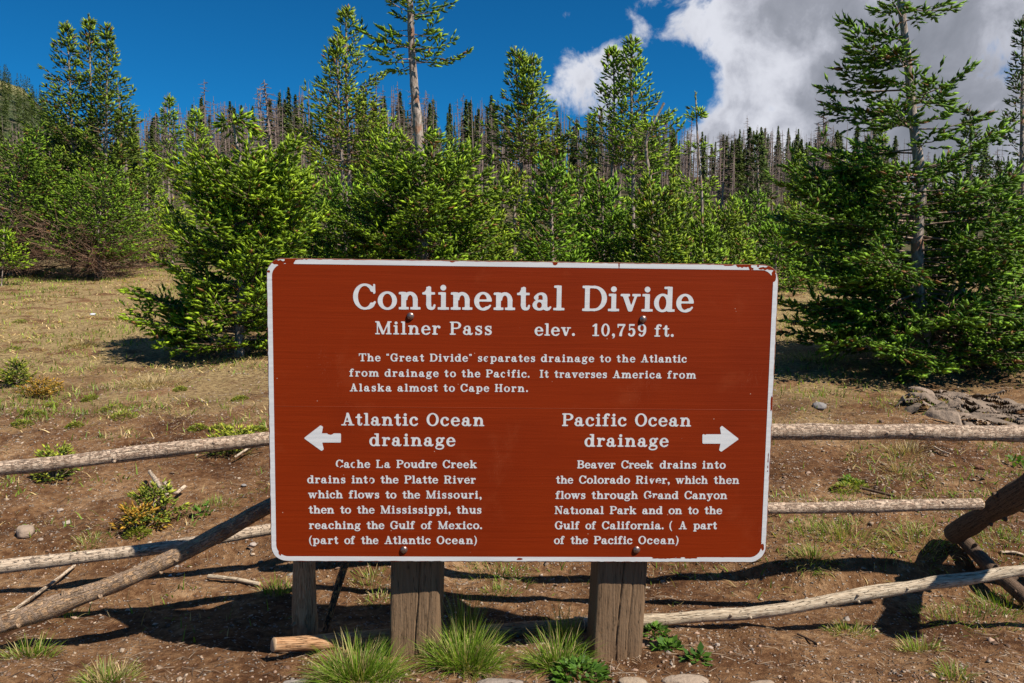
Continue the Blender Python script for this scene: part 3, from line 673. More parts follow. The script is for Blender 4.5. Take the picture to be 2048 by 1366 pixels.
# bolts
bolts = [(821, 632), (1286, 638), (808, 1099), (1273, 1099)]
th = np.linspace(0, 2 * np.pi, 20, endpoint=False)
for bx_, by_ in bolts:
    cx, cz = s2(bx_, by_); m = MB(); prof = [(.0102, 0), (.0106, .0012), (.0100, .0030), (.0080, .0052), (.0050, .0068), (.0022, .0072)]
    V = np.concatenate([np.stack([cx + r_ * np.cos(th), np.full(20, -h_), cz + r_ * np.sin(th)], 1) for r_, h_ in prof] + [[[cx, -.0074, cz]]])
    F = []
    for a in range(5):
        for b_ in range(20): F.append((a * 20 + b_, a * 20 + (b_ + 1) % 20, (a + 1) * 20 + (b_ + 1) % 20, (a + 1) * 20 + b_))
    for b_ in range(20): F.append((100 + b_, 100 + (b_ + 1) % 20, 120, 120))
    m.add(V, F); ob = m.build('bolt', M_bolt, sign, smooth=True)
# posts, in world space then parented
def post(pxl, pxr, row_t, pxl_b, pxr_b, row_b, yaw, crack, seed):
    Yf = 2.2595
    tl = at(pxl, row_t, Yf); tr_ = at(pxr, row_t, Yf); bl_ = at(pxl_b, row_b, Yf - .012); br = at(pxr_b, row_b, Yf - .012)
    wdt = np.linalg.norm(tr_ - tl); dep = wdt * .95
    ax = np.array([math.cos(yaw), math.sin(yaw), 0]); ay_ = np.array([-math.sin(yaw), math.cos(yaw), 0])
    ct = (tl + tr_) / 2; cb = (bl_ + br) / 2; dn = (cb - ct) / (ct[2] - cb[2])
    top = ct - dn * .62; bot = cb + dn * .12; nz_, nx_ = 120, 60
    m_ = MB(); t_ = np.linspace(0, 1, nz_); s_ = np.linspace(-1, 1, nx_)
    TT, SS = np.meshgrid(t_, s_, indexing='ij')
    C_ = bot[None, None] + (top - bot)[None, None] * TT[..., None]
    zz = C_[..., 2]
    gx_ = crack[0] + crack[1] * (zz - .2) + .09 * vnoise(zz * 9 + seed, zz * 0, 15)
    gro = np.exp(-((SS - gx_) / .020) ** 2) * .008 + np.exp(-((SS - gx_ - .45 - .1 * vnoise(zz * 5, zz * 0, 16)) / .03) ** 2) * .003
    rel = fbm(SS * 9 + seed, zz * 3, 19, 3) * .0012
    edge = (np.abs(SS) ** 16) * .006
    Fp = C_ + ax * (SS * wdt / 2)[..., None] + ay_ * (gro + rel * .5 + edge)[..., None]
    nc = nx_; i = np.arange(nz_ - 1)[:, None] * nc; j = np.arange(nc - 1)[None]
    m_.add(Fp, np.stack([i + j, i + j + 1, i + j + nc + 1, i + j + nc], -1).reshape(-1, 4))
    for sg in (-1, 1):       # sides
        e = Fp[:, 0 if sg < 0 else -1]; bk = C_[:, 0] + ax * sg * wdt / 2 + ay_ * dep
        mid_ = e * .5 + bk * .5 + ax * sg * .001
        A_ = np.stack([e, mid_, bk], 1).reshape(-1, 3); i2 = np.arange(nz_ - 1)[:, None] * 3; j2 = np.arange(2)[None]
        F_ = np.stack([i2 + j2, i2 + j2 + 1, i2 + j2 + 4, i2 + j2 + 3], -1).reshape(-1, 4)
        m_.add(A_, F_ if sg > 0 else F_[:, ::-1])
    a_, b_2 = C_[0, 0] - ax * wdt / 2 + ay_ * dep, C_[0, 0] + ax * wdt / 2 + ay_ * dep; c_, d_ = C_[-1, 0] + ax * wdt / 2 + ay_ * dep, C_[-1, 0] - ax * wdt / 2 + ay_ * dep
    m_.add([a_, b_2, c_, d_], [(1, 0, 3, 2)])
    m_.add([Fp[-1, 0], Fp[-1, -1], c_, d_], [(0, 1, 2, 3)])
    o = m_.build('post', M_post, None, smooth=False); o.parent = sign; o.matrix_parent_inverse = sign.matrix_world.inverted()
    return o
bpy.context.view_layer.update()
post(781, 880, 1130, 779, 876, 1300, R(-1.0), (.10, .35), 1)
post(1197, 1296, 1130, 1183, 1284, 1336, R(2.5), (-.02, .30), 5)

# ------------------------------------------------------------------ rail fence
fence = empty('log_fence', tuple(ground_at(1024, 2.7)))
tag(fence, 'rustic buck and rail fence of peeled logs running behind the sign', 'fence')
bpy.context.view_layer.update()
def plog(P, name, material, label=None, rough=.10, seg=.02, sides=18, seed=1, knots=6, parent=fence, cap=True, wob=.004):
    """P: (px, row, depth, radius in px)"""
    pts = np.array([at(a, b_, c_) for a, b_, c_, _ in P]); rad = np.array([r_ * float((p - np.array([0, 0, CAMZ])) @ np.array([0, cp, -sp])) / FPX for p, (_, _, _, r_) in zip(pts, P)])
    return wlog(pts, rad, name, material, label, rough, seg, sides, seed, knots, parent, cap, wob)
def wlog(pts, rad, name, material, label=None, rough=.1, seg=.02, sides=18, seed=1, knots=6, parent=fence, cap=True, wob=.004):
    pts = np.asarray(pts, float); rad = np.asarray(rad, float)
    L = np.concatenate([[0], np.cumsum(np.linalg.norm(np.diff(pts, axis=0), axis=1))]); n = max(4, int(L[-1] / seg)); l = np.linspace(0, L[-1], n)
    if len(pts) > 2:     # smooth
        Q = np.stack([np.interp(l, L, pts[:, k_]) for k_ in range(3)], 1)
        w_ = max(1, n // 14); ker = np.ones(2 * w_ + 1) / (2 * w_ + 1)
        Qp = np.concatenate([2 * Q[0] - Q[w_:0:-1], Q, 2 * Q[-1] - Q[-2:-w_ - 2:-1]])
        Q = np.stack([np.convolve(Qp[:, k_], ker, 'valid') for k_ in range(3)], 1)
    else: Q = np.stack([np.interp(l, L, pts[:, k_]) for k_ in range(3)], 1)
    Q[:, 2] += wob * 2 * fbm(l * 2.3, l * 0 + seed, 90, 3); Q[:, 1] += wob * 2 * fbm(l * 2.1 + 9, l * 0 + seed, 91, 3)
    rr_ = np.interp(l, L, rad) * (1 + .14 * fbm(l * 5, l * 0 + seed, 92, 3))
    m_ = MB(); m_.tube(Q, rr_, sides, cap, rough=rough, seed=seed, capm=1)
    rs = np.random.default_rng(seed + 500)
    for _ in range(knots):       # branch stubs
        k_ = rs.integers(3, n - 3); d_ = Q[k_ + 1] - Q[k_]; d_ /= np.linalg.norm(d_); a = rs.normal(size=3); a[1] -= 1; a -= d_ * (a @ d_); a /= np.linalg.norm(a)
        r_ = rr_[k_]; st = Q[k_] + a * r_ * .7; ln = r_ * rs.uniform(.4, .75)
        m_.tube([st, st + a * ln * .6 + d_ * ln * .1, st + a * ln + d_ * ln * .2], [r_ * .34, r_ * .24, r_ * .13], 8, True, seed=seed)
    o = m_.build(name, [material, M_cut], None, smooth=True)
    if parent is not None: o.parent = parent; o.matrix_parent_inverse = parent.matrix_world.inverted()
    if label: o['label'] = label
    return o
plog([(-420, 985, 2.50, 15), (-100, 948, 2.58, 14.5), (180, 918, 2.66, 14), (400, 892, 2.73, 14), (545, 878, 2.78, 14), (760, 866, 2.86, 13)], 'rail', M_log, 'top rail left of the sign, flaking bark', seed=2, wob=.003)
plog([(680, 885, 2.80, 15), (1100, 868, 2.78, 15), (1545, 862, 2.75, 15.5), (1800, 865, 2.72, 16), (2048, 868, 2.70, 17), (2600, 880, 2.6, 18)], 'rail', M_log, 'thick top rail right of the sign', seed=3, wob=.003)
plog([(-400, 1172, 2.42, 13.5), (0, 1134, 2.52, 13), (250, 1108, 2.60, 12.5), (420, 1078, 2.66, 12), (545, 1056, 2.70, 11.5), (760, 1030, 2.76, 11)], 'rail', M_loggrey, 'smooth grey lower rail left of the sign', seed=4, rough=.05, wob=.003)
plog([(700, 1020, 2.76, 11), (1200, 1018, 2.66, 11.5), (1545, 1016, 2.6, 12), (1760, 1013, 2.6, 12.5), (1962, 1008, 2.62, 11)], 'rail', M_log, 'lower rail right of the sign ending at the leaning log', seed=5, wob=.003)
plog([(-300, 1345, 2.30, 21), (0, 1249, 2.36, 18.5), (220, 1172, 2.42, 17.5), (400, 1088, 2.48, 17), (480, 1040, 2.50, 15.5), (560, 1000, 2.54, 15), (700, 930, 2.62, 15)], 'brace', M_logorange, 'diagonal log crossing in front of the lower left rail', seed=6, rough=.12, knots=10, wob=.004)
_yb = float(pix_ground(1918, 1085)[1])
plog([(1908, 1070, _yb - .03, 22), (2430, 748, 2.10, 36)], 'brace', M_logdark, 'thick dark leaning log at the right edge', seed=7, rough=.12, sides=22)
plog([(1912, 1062, _yb - .02, 15), (1965, 1120, _yb - .12, 14), (2048, 1192, _yb - .28, 15), (2200, 1320, _yb - .5, 16)], 'brace', M_logdark, 'dark lower leg under the leaning log', seed=8, rough=.12)
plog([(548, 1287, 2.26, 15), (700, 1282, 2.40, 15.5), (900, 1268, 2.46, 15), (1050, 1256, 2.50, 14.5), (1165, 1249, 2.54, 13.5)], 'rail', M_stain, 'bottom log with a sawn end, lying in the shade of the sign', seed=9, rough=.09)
plog([(1150, 1243, 2.58, 12), (1300, 1239, 2.54, 12.5), (1450, 1226, 2.52, 12.5), (1600, 1213, 2.50, 11.5), (1720, 1196, 2.50, 12.5), (1850, 1172, 2.50, 12), (2048, 1146, 2.46, 11), (2500, 1080, 2.40, 11)], 'rail', M_logpale, 'pale peeled bottom log rising to the right', seed=10, rough=.16, knots=14, wob=.009)
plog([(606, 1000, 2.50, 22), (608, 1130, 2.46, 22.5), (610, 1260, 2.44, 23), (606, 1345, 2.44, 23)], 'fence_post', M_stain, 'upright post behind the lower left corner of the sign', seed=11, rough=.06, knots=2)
plog([(715, 1060, 2.66, 7.5), (686, 1140, 2.60, 7.5), (668, 1200, 2.56, 7), (650, 1262, 2.52, 6.5)], 'stake', M_char, 'thin charred stick with orange bare bands', seed=12, rough=.1, sides=10, knots=3)

# ------------------------------------------------------------------ foliage engine
NEED = 4
def shoot_templates(K, seed):
    """a plump needle-clad shoot: a faceted spindle body and a few free needles, in its own frame"""
    rs = np.random.default_rng(seed); out = []
    for _ in range(K):
        ring_ = []; r0 = rs.uniform(.13, .19)
        for q_ in range(4):
            a = q_ * math.pi / 2 + rs.uniform(-.35, .35); rr_ = r0 * rs.uniform(.8, 1.2)
            ring_.append((.42 + rs.uniform(-.14, .14), math.cos(a) * rr_, math.sin(a) * rr_ * .85 + .02))
        V = [(-.04, 0, 0), (.97, rs.normal() * .03, .05)] + ring_
        for i in range(NEED):
            s_ = .12 + .8 * (i + rs.random()) / NEED; a = i * 2.399 + rs.random() * .8
            d_ = np.array([.8, math.cos(a) * .62, math.sin(a) * .6 + .12]); d_ /= np.linalg.norm(d_)
            w_ = np.cross(d_, rs.normal(size=3)); w_ /= np.linalg.norm(w_); ln = .46 * (1 - .3 * s_) * rs.uniform(.8, 1.2); b0 = np.array([s_, 0, .02])
            V += [tuple(b0 - w_ * .034), tuple(b0 + w_ * .034), tuple(b0 + d_ * ln)]
        out.append(np.array(V, float))
    return np.array(out)
TPL = shoot_templates(24, 3)
TF = np.array([(0, 3, 2), (0, 4, 3), (0, 5, 4), (0, 2, 5), (1, 2, 3), (1, 3, 4), (1, 4, 5), (1, 5, 2)] + [(6 + 3 * i, 7 + 3 * i, 8 + 3 * i) for i in range(NEED)])
TV = TPL.shape[1]
def emit_shoots(mb, P, Dv, Ls, n, base, tipc, rs, tipmix):
    """P positions, Dv directions, Ls lengths -> needle-clad shoots"""
    k_ = len(P)
    if not k_: return
    T_ = TPL[rs.integers(0, len(TPL), k_)]
    X = Dv / (np.linalg.norm(Dv, axis=1)[:, None] + 1e-9)
    up = np.array([0, 0, 1.]) + rs.normal(size=(k_, 3)) * .25
    Yv = np.cross(up, X); Yv /= np.linalg.norm(Yv, axis=1)[:, None] + 1e-9; Z = np.cross(X, Yv)
    V = P[:, None] + Ls[:, None, None] * (T_[:, :, 0:1] * X[:, None] + T_[:, :, 1:2] * Yv[:, None] + T_[:, :, 2:3] * Z[:, None])
    F = (np.arange(k_)[:, None, None] * TV + TF[None]).reshape(-1, 3)
    f_ = np.clip(tipmix + rs.normal(size=k_) * .25, 0, 1)[:, None]
    c = (np.array(base) * .78 * (1 - f_) + np.array(tipc) * f_) * np.array((1.12, 1.28, .85)) * rs.uniform(.65, 1.4, (k_, 1))
    br_ = rs.random(k_) < .035; c[br_] = np.array((.20, .095, .03)) * rs.uniform(.6, 1.2, (br_.sum(), 1))
    C = np.repeat(c[:, None], TV, 1) * rs.uniform(.85, 1.15, (k_, TV, 1)); C[:, 0] *= .8; C[:, 1] *= 1.25
    mb.add(V, F, C.reshape(-1, 3))
GREEN = (.042, .080, .008); TIP = (.24, .31, .020)
class Tree:
    def __init__(s, seed, sl=.075, n=10, base=GREEN, tip=TIP, sp=.075, ss=.05, tipmix=.35, wood=(.20, .155, .12)):
        s.leaf = MB(); s.wood = MB(); s.rs = np.random.default_rng(seed); s.P = []; s.D = []; s.L = []; s.Tm = []
        s.sl, s.n, s.base, s.tip, s.sp, s.ss, s.tipmix = sl * .88, n, base, tip, sp * .76, ss * .64, tipmix * .9; s.wc = wood
    def stem(s, pts, r0, r1, sides=9, rough=.08):
        pts = np.asarray(pts, float); L = np.concatenate([[0], np.cumsum(np.linalg.norm(np.diff(pts, axis=0), axis=1))])
        n = max(6, int(L[-1] / .07)); l = np.linspace(0, L[-1], n); Q = np.stack([np.interp(l, L, pts[:, k_]) for k_ in range(3)], 1)
        w_ = max(1, n // 16); ker = np.ones(2 * w_ + 1) / (2 * w_ + 1)
        Qp = np.concatenate([2 * Q[0] - Q[w_:0:-1], Q, 2 * Q[-1] - Q[-2:-w_ - 2:-1]]); Q = np.stack([np.convolve(Qp[:, k_], ker, 'valid') for k_ in range(3)], 1)
        rr_ = r0 + (r1 - r0) * (l / L[-1])
        s.wood.tube(Q, rr_, sides, True, rough=rough, seed=int(s.rs.integers(0, 50)))
        return Q
    def line(s, p, d_, L, foliage=True, tipm=0):
        """one branchlet: shoots along it and at its end"""
        rs = s.rs; k_ = max(1, int(L / s.ss)); t = (np.arange(k_) + rs.random(k_) * .6) / k_
        pos = p + d_ * (t * L)[:, None]; pos[:, 2] += -.05 * L * np.sin(t * 3.1)
        sd = np.cross(d_, (0, 0, 1)); sd /= np.linalg.norm(sd) + 1e-9
        sg = np.where(np.arange(k_) % 2 == 0, 1, -1)[:, None]
        dv = d_ * .75 + sd * sg * .65 + rs.normal(size=(k_, 3)) * .24 + np.array([0, 0, .02])
        s.P += [pos, (p + d_ * L * .93)[None]]; s.D += [dv, (d_ + np.array([0, 0, .05]))[None]]
        s.L += [s.sl * rs.uniform(.7, 1.15, k_), np.array([s.sl * 1.1])]
        s.Tm += [np.full(k_, s.tipmix * .75 + tipm + .0), np.array([s.tipmix + .35 + tipm])]
    def branch(s, p0, az, elev, L, foliate=.25, curl=.25, bare=False, spread=.5, wood=.5, droop=.0):
        rs = s.rs; n = 6; t = np.linspace(0, 1, n); h = np.array([math.cos(az), math.sin(az), 0.])
        e = elev + curl * (t - .35) * 1.4 - droop * np.sin(t * math.pi)
        st = np.stack([np.cos(e) * h[0], np.cos(e) * h[1], np.sin(e)], 1) * (L / (n - 1)); st[0] = 0
        Q = p0 + np.cumsum(st, 0) + rs.normal(size=(n, 3)) * .012 * L
        s.wood.tube(Q[[0, 2, 3, 5]], np.linspace(.0075 * L + .004, .0022, 4) * (wood * 2), 3, False, c=(.75, .66, .58) if not bare else (.8, .62, .5))
        if bare:
            for _ in range(int(5 + L * 11)):
                u = rs.uniform(.15, 1); q_ = np.array([np.interp(u, t, Q[:, k_]) for k_ in range(3)])
                d_ = h * .6 + rs.normal(size=3) * .55; d_ /= np.linalg.norm(d_); l_ = L * rs.uniform(.12, .35)
                s.wood.tube([q_, q_ + d_ * l_ * .5 + rs.normal(size=3) * .01, q_ + d_ * l_], [.003, .0022, .0012], 3, False, c=(.75, .55, .42))
            return
        side = np.array([-h[1], h[0], 0.]); roll = rs.normal() * .16
        nb = max(2, int(L * (1 - foliate) / s.sp))
        for k_ in range(nb):
            u = foliate + (1 - foliate) * (k_ + .3 + .5 * rs.random()) / nb
            q_ = np.array([np.interp(u, t, Q[:, a]) for a in range(3)])
            ax = Q[min(n - 1, int(u * (n - 1)) + 1)] - Q[int(u * (n - 1) - 1e-6)]; ax /= np.linalg.norm(ax) + 1e-9
            for sg in (-1, 1):
                if rs.random() < .12: continue
                bl_ = L * spread * (1 - u) * rs.uniform(.6, 1.15) + .05
                d_ = ax * rs.uniform(.55, .9) + side * sg * .8 + np.array([0, 0, roll * sg + rs.normal() * .10 - .06]); d_ /= np.linalg.norm(d_)
                s.line(q_, d_, bl_)
                if bl_ > .2 and s.n >= 8: s.wood.tube([q_, q_ + d_ * bl_ * .9], [.003, .0015], 3, False, c=(.5, .4, .3))
            if rs.random() < .22: s.line(q_, ax * .5 + np.array([0, 0, .7]) + rs.normal(size=3) * .2, L * .10 + .03)
        s.line(Q[-2], (Q[-1] - Q[-2]) / np.linalg.norm(Q[-1] - Q[-2]), L * .16 + .03, tipm=.15)
    def zone(s, Q, t0, t1, n, L0, L1, e0=.2, e1=.7, az0=None, azs=math.pi, asym=None, **kw):
        """branches along the stem path Q between fractions t0..t1"""
        rs = s.rs; tt = np.linspace(0, 1, len(Q)); a = rs.random() * 6
        for k_ in range(n):
            wh = max(3, n // 5); u = (math.floor((k_ + rs.random()) / n * wh) + .5 + rs.normal() * .16) / wh; u = min(1, max(0, u)); t_ = t0 + (t1 - t0) * u
            p = np.array([np.interp(t_, tt, Q[:, i]) for i in range(3)]); a += 2.4 + rs.normal() * .35
            az = a if az0 is None else az0 + azs * rs.uniform(-1, 1)
            L = (L0 + (L1 - L0) * u ** .85) * rs.uniform(.55, 1.28)
            if asym: L *= 1 + asym[1] * math.cos(az - asym[0])
            s.branch(p, az, e0 + (e1 - e0) * u + rs.normal() * .10, L, **kw)
    def leader(s, Q, t0=.85):
        """needles clothing the top shoot"""
        tt = np.linspace(0, 1, len(Q)); L = np.linalg.norm(Q[-1] - Q[int(len(Q) * t0)]); k_ = max(5, int(L / .012)); u = np.linspace(t0, .995, k_)
        pos = np.stack([np.interp(u, tt, Q[:, i]) for i in range(3)], 1); a = s.rs.random(k_) * 6.28
        dv = np.stack([np.cos(a) * .45, np.sin(a) * .45, np.full(k_, .9)], 1)
        s.P.append(pos); s.D.append(dv); s.L.append(s.sl * s.rs.uniform(.4, .7, k_)); s.Tm.append(np.full(k_, s.tipmix + .25))
    def finish(s, name, label, loc, group=None, woodm=None, cat='tree'):
        root = empty(name, tuple(loc)); tag(root, label, cat, group)
        P = np.concatenate(s.P); D_ = np.concatenate(s.D); L = np.concatenate(s.L); Tm = np.concatenate(s.Tm)
        emit_shoots(s.leaf, P, D_, L, s.n, s.base, s.tip, s.rs, Tm)
        loc = np.asarray(loc)
        for mb in (s.leaf, s.wood): mb.v = [v - loc for v in mb.v]
        s.wood.build('trunk', woodm or M_bark, root, smooth=True); s.leaf.build('crown', M_needle, root)
        global NSH; NSH += len(P)
        return root
NSH = 0
def path(P, Y): return np.array([at(a, b_, Y) for a, b_ in P])
def mpx(Y): return Y / FPX      # metres per pixel at that depth

# --- near left spruce with the bent top
def near_left():
    Y = 7.4; g = pix_ground(478, 712); Y = g[1]; t = Tree(21, .10, 10, sp=.085, ss=.058, tipmix=.42, base=(.046, .088, .007), tip=(.25, .31, .020))
    Q = t.stem([g - [0, 0, .1]] + list(path([(480, 600), (492, 500), (488, 420), (482, 340), (474, 285), (466, 246)], Y)), .05, .012)
    t.zone(Q, .06, .30, 24, .70, .78, .12, .25, foliate=.15, curl=.45)
    t.zone(Q, .06, .22, 14, .74, .86, .05, .2, az0=math.pi, azs=.7, foliate=.35, curl=.3)
    t.zone(Q, .28, .56, 40, .72, .72, .28, .35, foliate=.15, curl=.45)
    t.zone(Q, .54, .76, 42, .76, .55, .38, .5, foliate=.18, curl=.4)
    t.zone(Q, .58, .74, 12, .62, .62, .45, .5, az0=0, azs=.8, foliate=.18, curl=.4)
    t.zone(Q, .58, .72, 8, .66, .60, .45, .5, az0=math.pi, azs=.7, foliate=.18, curl=.4)
    t.zone(Q, .76, .84, 7, .30, .18, .1, .2)
    top = Q[-1]
    for a, L in ((0, .22), (.5, .26), (3.1, .12), (-.6, .24), (1.8, .16), (-2, .14), (-.1, .18)):
        t.branch(top, a, .35, L, foliate=.0, curl=-1.3, droop=.3)
    t.zone(Q, .02, .10, 10, .4, .5, .0, .1, bare=True)
    t.finish('spruce_tree', 'bushy spruce with a drooping bent top, nearest tree left of the sign', g)
near_left()

# --- big spruce on the right
def big_right():
    g = pix_ground(1850, 738); Y = g[1]; u = mpx(Y)
    t = Tree(22, .10, 10, sp=.085, ss=.056, tipmix=.26, base=(.038, .078, .008), tip=(.18, .27, .025))
    Q = t.stem([g - [0, 0, .1]] + list(path([(1846, 640), (1836, 540), (1832, 470), (1846, 380), (1832, 290), (1822, 200), (1814, 100), (1800, 0), (1792, -120), (1786, -260)], Y)), .062, .016, 12, .12)
    H = lambda row: float(np.interp(-row, -np.array([738, 640, 540, 470, 380, 290, 200, 100, 0, -120, -260]), np.linspace(0, 1, 11)))
    def fr(row):
        z = at(1830, row, Y)[2]; return float(np.interp(z, Q[:, 2], np.linspace(0, 1, len(Q))))
    t.zone(Q, fr(690), fr(560), 38, 1.0, 1.05, -.12, .0, foliate=.25, curl=.2)
    t.zone(Q, fr(640), fr(520), 16, 1.05, 1.0, -.22, -.1, az0=math.pi + .3, azs=.5, foliate=.28, curl=.15)
    t.zone(Q, fr(560), fr(330), 52, 1.05, .66, -.02, .15, foliate=.3, curl=.3)
    t.zone(Q, fr(470), fr(330), 13, 1.12, .85, .05, .15, az0=math.pi, azs=.6, foliate=.25, curl=.25)
    t.zone(Q, fr(320), fr(190), 11, .62, .5, .1, .1, foliate=.3, curl=.3, asym=(math.pi, .35))
    t.zone(Q, fr(330), fr(200), 7, .66, .56, .0, .1, az0=math.pi, azs=.7, foliate=.25, curl=.25)
    t.zone(Q, fr(190), fr(60), 14, .66, .40, -.05, .15, az0=math.pi, azs=.9, foliate=.2, curl=.3)
    t.zone(Q, fr(290), fr(130), 4, .45, .42, .1, .35, az0=0, azs=.8, foliate=.35, curl=.35)
    t.zone(Q, fr(60), fr(-240), 22, .40, .16, .05, .4, foliate=.2, curl=.35)
    t.zone(Q, fr(720), fr(600), 20, .6, .8, -.1, .1, bare=True)
    t.finish('spruce_tree', 'tall ragged spruce with a crooked trunk, nearest tree right of the sign', g)
    g = pix_ground(1916, 722); Y = g[1]
    t = Tree(23, .10, 10, sp=.085, ss=.056, tipmix=.30, base=(.038, .078, .008), tip=(.18, .27, .025))
    Q = t.stem([g - [0, 0, .1]] + list(path([(1918, 640), (1925, 560), (1935, 470), (1940, 400), (1938, 370)], Y)), .05, .01)
    t.zone(Q, .15, .95, 76, 1.0, .35, .0, .4, foliate=.2, curl=.3)
    t.zone(Q, .1, .4, 18, .95, .9, -.1, .05, az0=-.4, azs=.8, foliate=.25, curl=.25)
    t.zone(Q, .05, .2, 16, .5, .6, -.1, .1, bare=True)
    t.finish('spruce_tree', 'low bushy spruce leaning against the tall one at the right', g)
big_right()

# --- tall bare trunk in the middle with a skirt of branches
def centre_tree():
    Y = 9.0; u = mpx(Y); g = ground_at(848, Y)
    t = Tree(24, .10, 10, sp=.09, ss=.058, tipmix=.34)
    Q = t.stem([g - [0, 0, .1]] + list(path([(846, 520), (842, 400), (841, 310), (834, 230), (826, 150), (822, 80), (820, 0), (816, -80), (812, -170)], Y)), .085, .02, 12, .10)
    def fr(row): return float(np.interp(at(830, row, Y)[2], Q[:, 2], np.linspace(0, 1, len(Q))))
    t.zone(Q, fr(610), fr(500), 26, .95, 1.0, .05, .1, foliate=.2, curl=.35)
    t.zone(Q, fr(510), fr(345), 78, 1.08, .62, .12, .45, foliate=.2, curl=.4)
    B_ = lambda row, az, e, L, **k_: t.branch(np.array([np.interp(fr(row), np.linspace(0, 1, len(Q)), Q[:, i]) for i in range(3)]), az, e, L, foliate=.34, spread=.36, **k_)
    B_(88, math.pi - .15, .12, .60, curl=.45); B_(92, math.pi + .5, -.25, .50, curl=.3); B_(98, .15, .05, .46, curl=.5); B_(80, -.5, .25, .36, curl=.4)
    B_(122, .1, .0, .62, curl=.5); B_(124, math.pi + .2, -.1, .40, curl=.3); B_(126, -.9, -.15, .45, curl=.3); B_(128, 2.2, -.1, .42, curl=.3); B_(118, -2.2, -.15, .42, curl=.4)
    B_(28, .25, .15, .50, curl=.5); B_(26, math.pi, .5, .42, curl=.2); B_(32, 1.3, .1, .36, curl=.4); B_(36, -1.4, .1, .36, curl=.3); B_(60, 2.9, .0, .34, curl=.3); B_(66, .4, -.1, .34, curl=.3)
    t.zone(Q, fr(20), fr(-165), 18, .5, .12, .15, .6, foliate=.12)
    t.zone(Q, fr(118), fr(20), 7, .28, .3, .0, .3, foliate=.1)
    t.zone(Q, fr(292), fr(270), 3, .22, .25, .1, .2, az0=0, azs=.4, foliate=.1)
    t.zone(Q, fr(520), fr(340), 14, .4, .5, .0, .3, bare=True)
    t.finish('spruce_tree', 'spruce with a tall bare trunk and tufted top standing behind the sign', g)
centre_tree()

def spires(seed, Y, tops, name, label, base_px=None, half=60, rows=(60, 330), n=70, sl=.085, nn=8, sp=.10, ss=.065, tipmix=.34, base=GREEN, tip=TIP, r=.035, e=(.25, .65), skirt=None, power=1.0, cat='tree', bare_low=0, group=None, curl=.3, foliate=.26, asym=None):
    """one or several slender stems; half = half width in px at the lower end"""
    u = mpx(Y); t = Tree(seed, sl, nn, base=base, tip=tip, sp=sp, ss=ss, tipmix=tipmix)
    g = ground_at(base_px if base_px else tops[0][0], Y)
    for (tx, ty, bx_, by_, hw) in tops:
        foot = ground_at(bx_, Y); pts = [foot - [0, 0, .1], at(bx_, by_, Y), at(tx, ty, Y)]
        if by_ > 900: pts = [foot - [0, 0, .1], at(tx, ty, Y)]
        mid = (pts[-2] * .5 + pts[-1] * .5); mid[0] += t.rs.normal() * .02; pts.insert(-1, mid)
        Q = t.stem(pts, r, .008, 8)
        zz = np.linspace(0, 1, len(Q)); fr = lambda row: float(np.interp(at(tx, row, Y)[2], Q[:, 2], zz))
        t1 = fr(ty + 12); t0 = fr(rows[1])
        k_ = int(n)
        t.zone(Q, t0, t1, k_, hw * u, .035, e[0], e[1], foliate=foliate, curl=curl, asym=asym)
        t.leader(Q, min(.97, fr(ty + (rows[1] - ty) * .18)))
        if bare_low: t.zone(Q, fr(rows[1] + bare_low), t0 + .1, 14, hw * u * .6, hw * u * .6, .1, .4, bare=True)
    if skirt:
        for (px, row_t, hw, cnt) in skirt:
            f_ = ground_at(px, Y); Q = t.stem([f_ - [0, 0, .1], at(px, row_t, Y)], r * .8, .008, 6)
            t.zone(Q, .12, .96, cnt, hw * u, hw * u * .45, .05, .55, foliate=.15, curl=.4)
    return t.finish(name, label, g, cat=cat, group=group)

# left three-topped spruces
spires(31, 17, [(134, 42, 152, 400, 125)], 'spruce_tree', 'leftmost of three tall spruce spires in the left clump', rows=(0, 400), n=100, sl=.135, sp=.125, ss=.095, tipmix=.18, base=(.040, .066, .012), tip=(.20, .24, .022), r=.05, e=(.15, .7), asym=(math.pi, .25))
spires(32, 17.3, [(178, 30, 184, 420, 104)], 'spruce_tree', 'middle and tallest of three spruce spires in the left clump', rows=(0, 400), n=98, sl=.135, sp=.125, ss=.095, tipmix=.18, base=(.040, .066, .012), tip=(.20, .24, .022), r=.055, e=(.15, .7))
spires(33, 16.7, [(214, 46, 210, 420, 104)], 'spruce_tree', 'right of three spruce spires in the left clump, pale trunk showing', rows=(0, 400), n=98, sl=.135, sp=.125, ss=.095, tipmix=.18, base=(.042, .068, .012), tip=(.21, .25, .022), r=.055, e=(.15, .7), asym=(0, .2))
def left_bush(seed, px, Y, row_t, hw, cnt, label, bare=40):
    t = Tree(seed, .105, 8, sp=.12, ss=.085, tipmix=.25, base=(.040, .078, .008), tip=(.20, .28, .024), wood=(.2, .15, .12)); u = mpx(Y)
    f_ = ground_at(px, Y); top = at(px, row_t, Y); Q = t.stem([f_ - [0, 0, .1], f_ * .5 + top * .5 + [0, -.1, 0], top], .06, .012, 7)
    t.zone(Q, .22, .98, int(cnt * 1.5), hw * u, hw * u * .45, .12, .6, foliate=.3, curl=.35)
    t.zone(Q, .03, .42, bare * 3, hw * u * .85, hw * u * .95, .02, .25, bare=True)
    t.finish('spruce_bush', label, f_, cat='bush')
left_bush(34, 30, 16, 330, 190, 80, 'dark spruce thicket with bare brown underbranches at the left edge')
left_bush(35, 205, 15.6, 372, 130, 78, 'spreading spruce bush with bare brown twigs under the three spires')
left_bush(36, -170, 16, 300, 190, 60, 'spruce thicket partly out of view at the far left', 20)
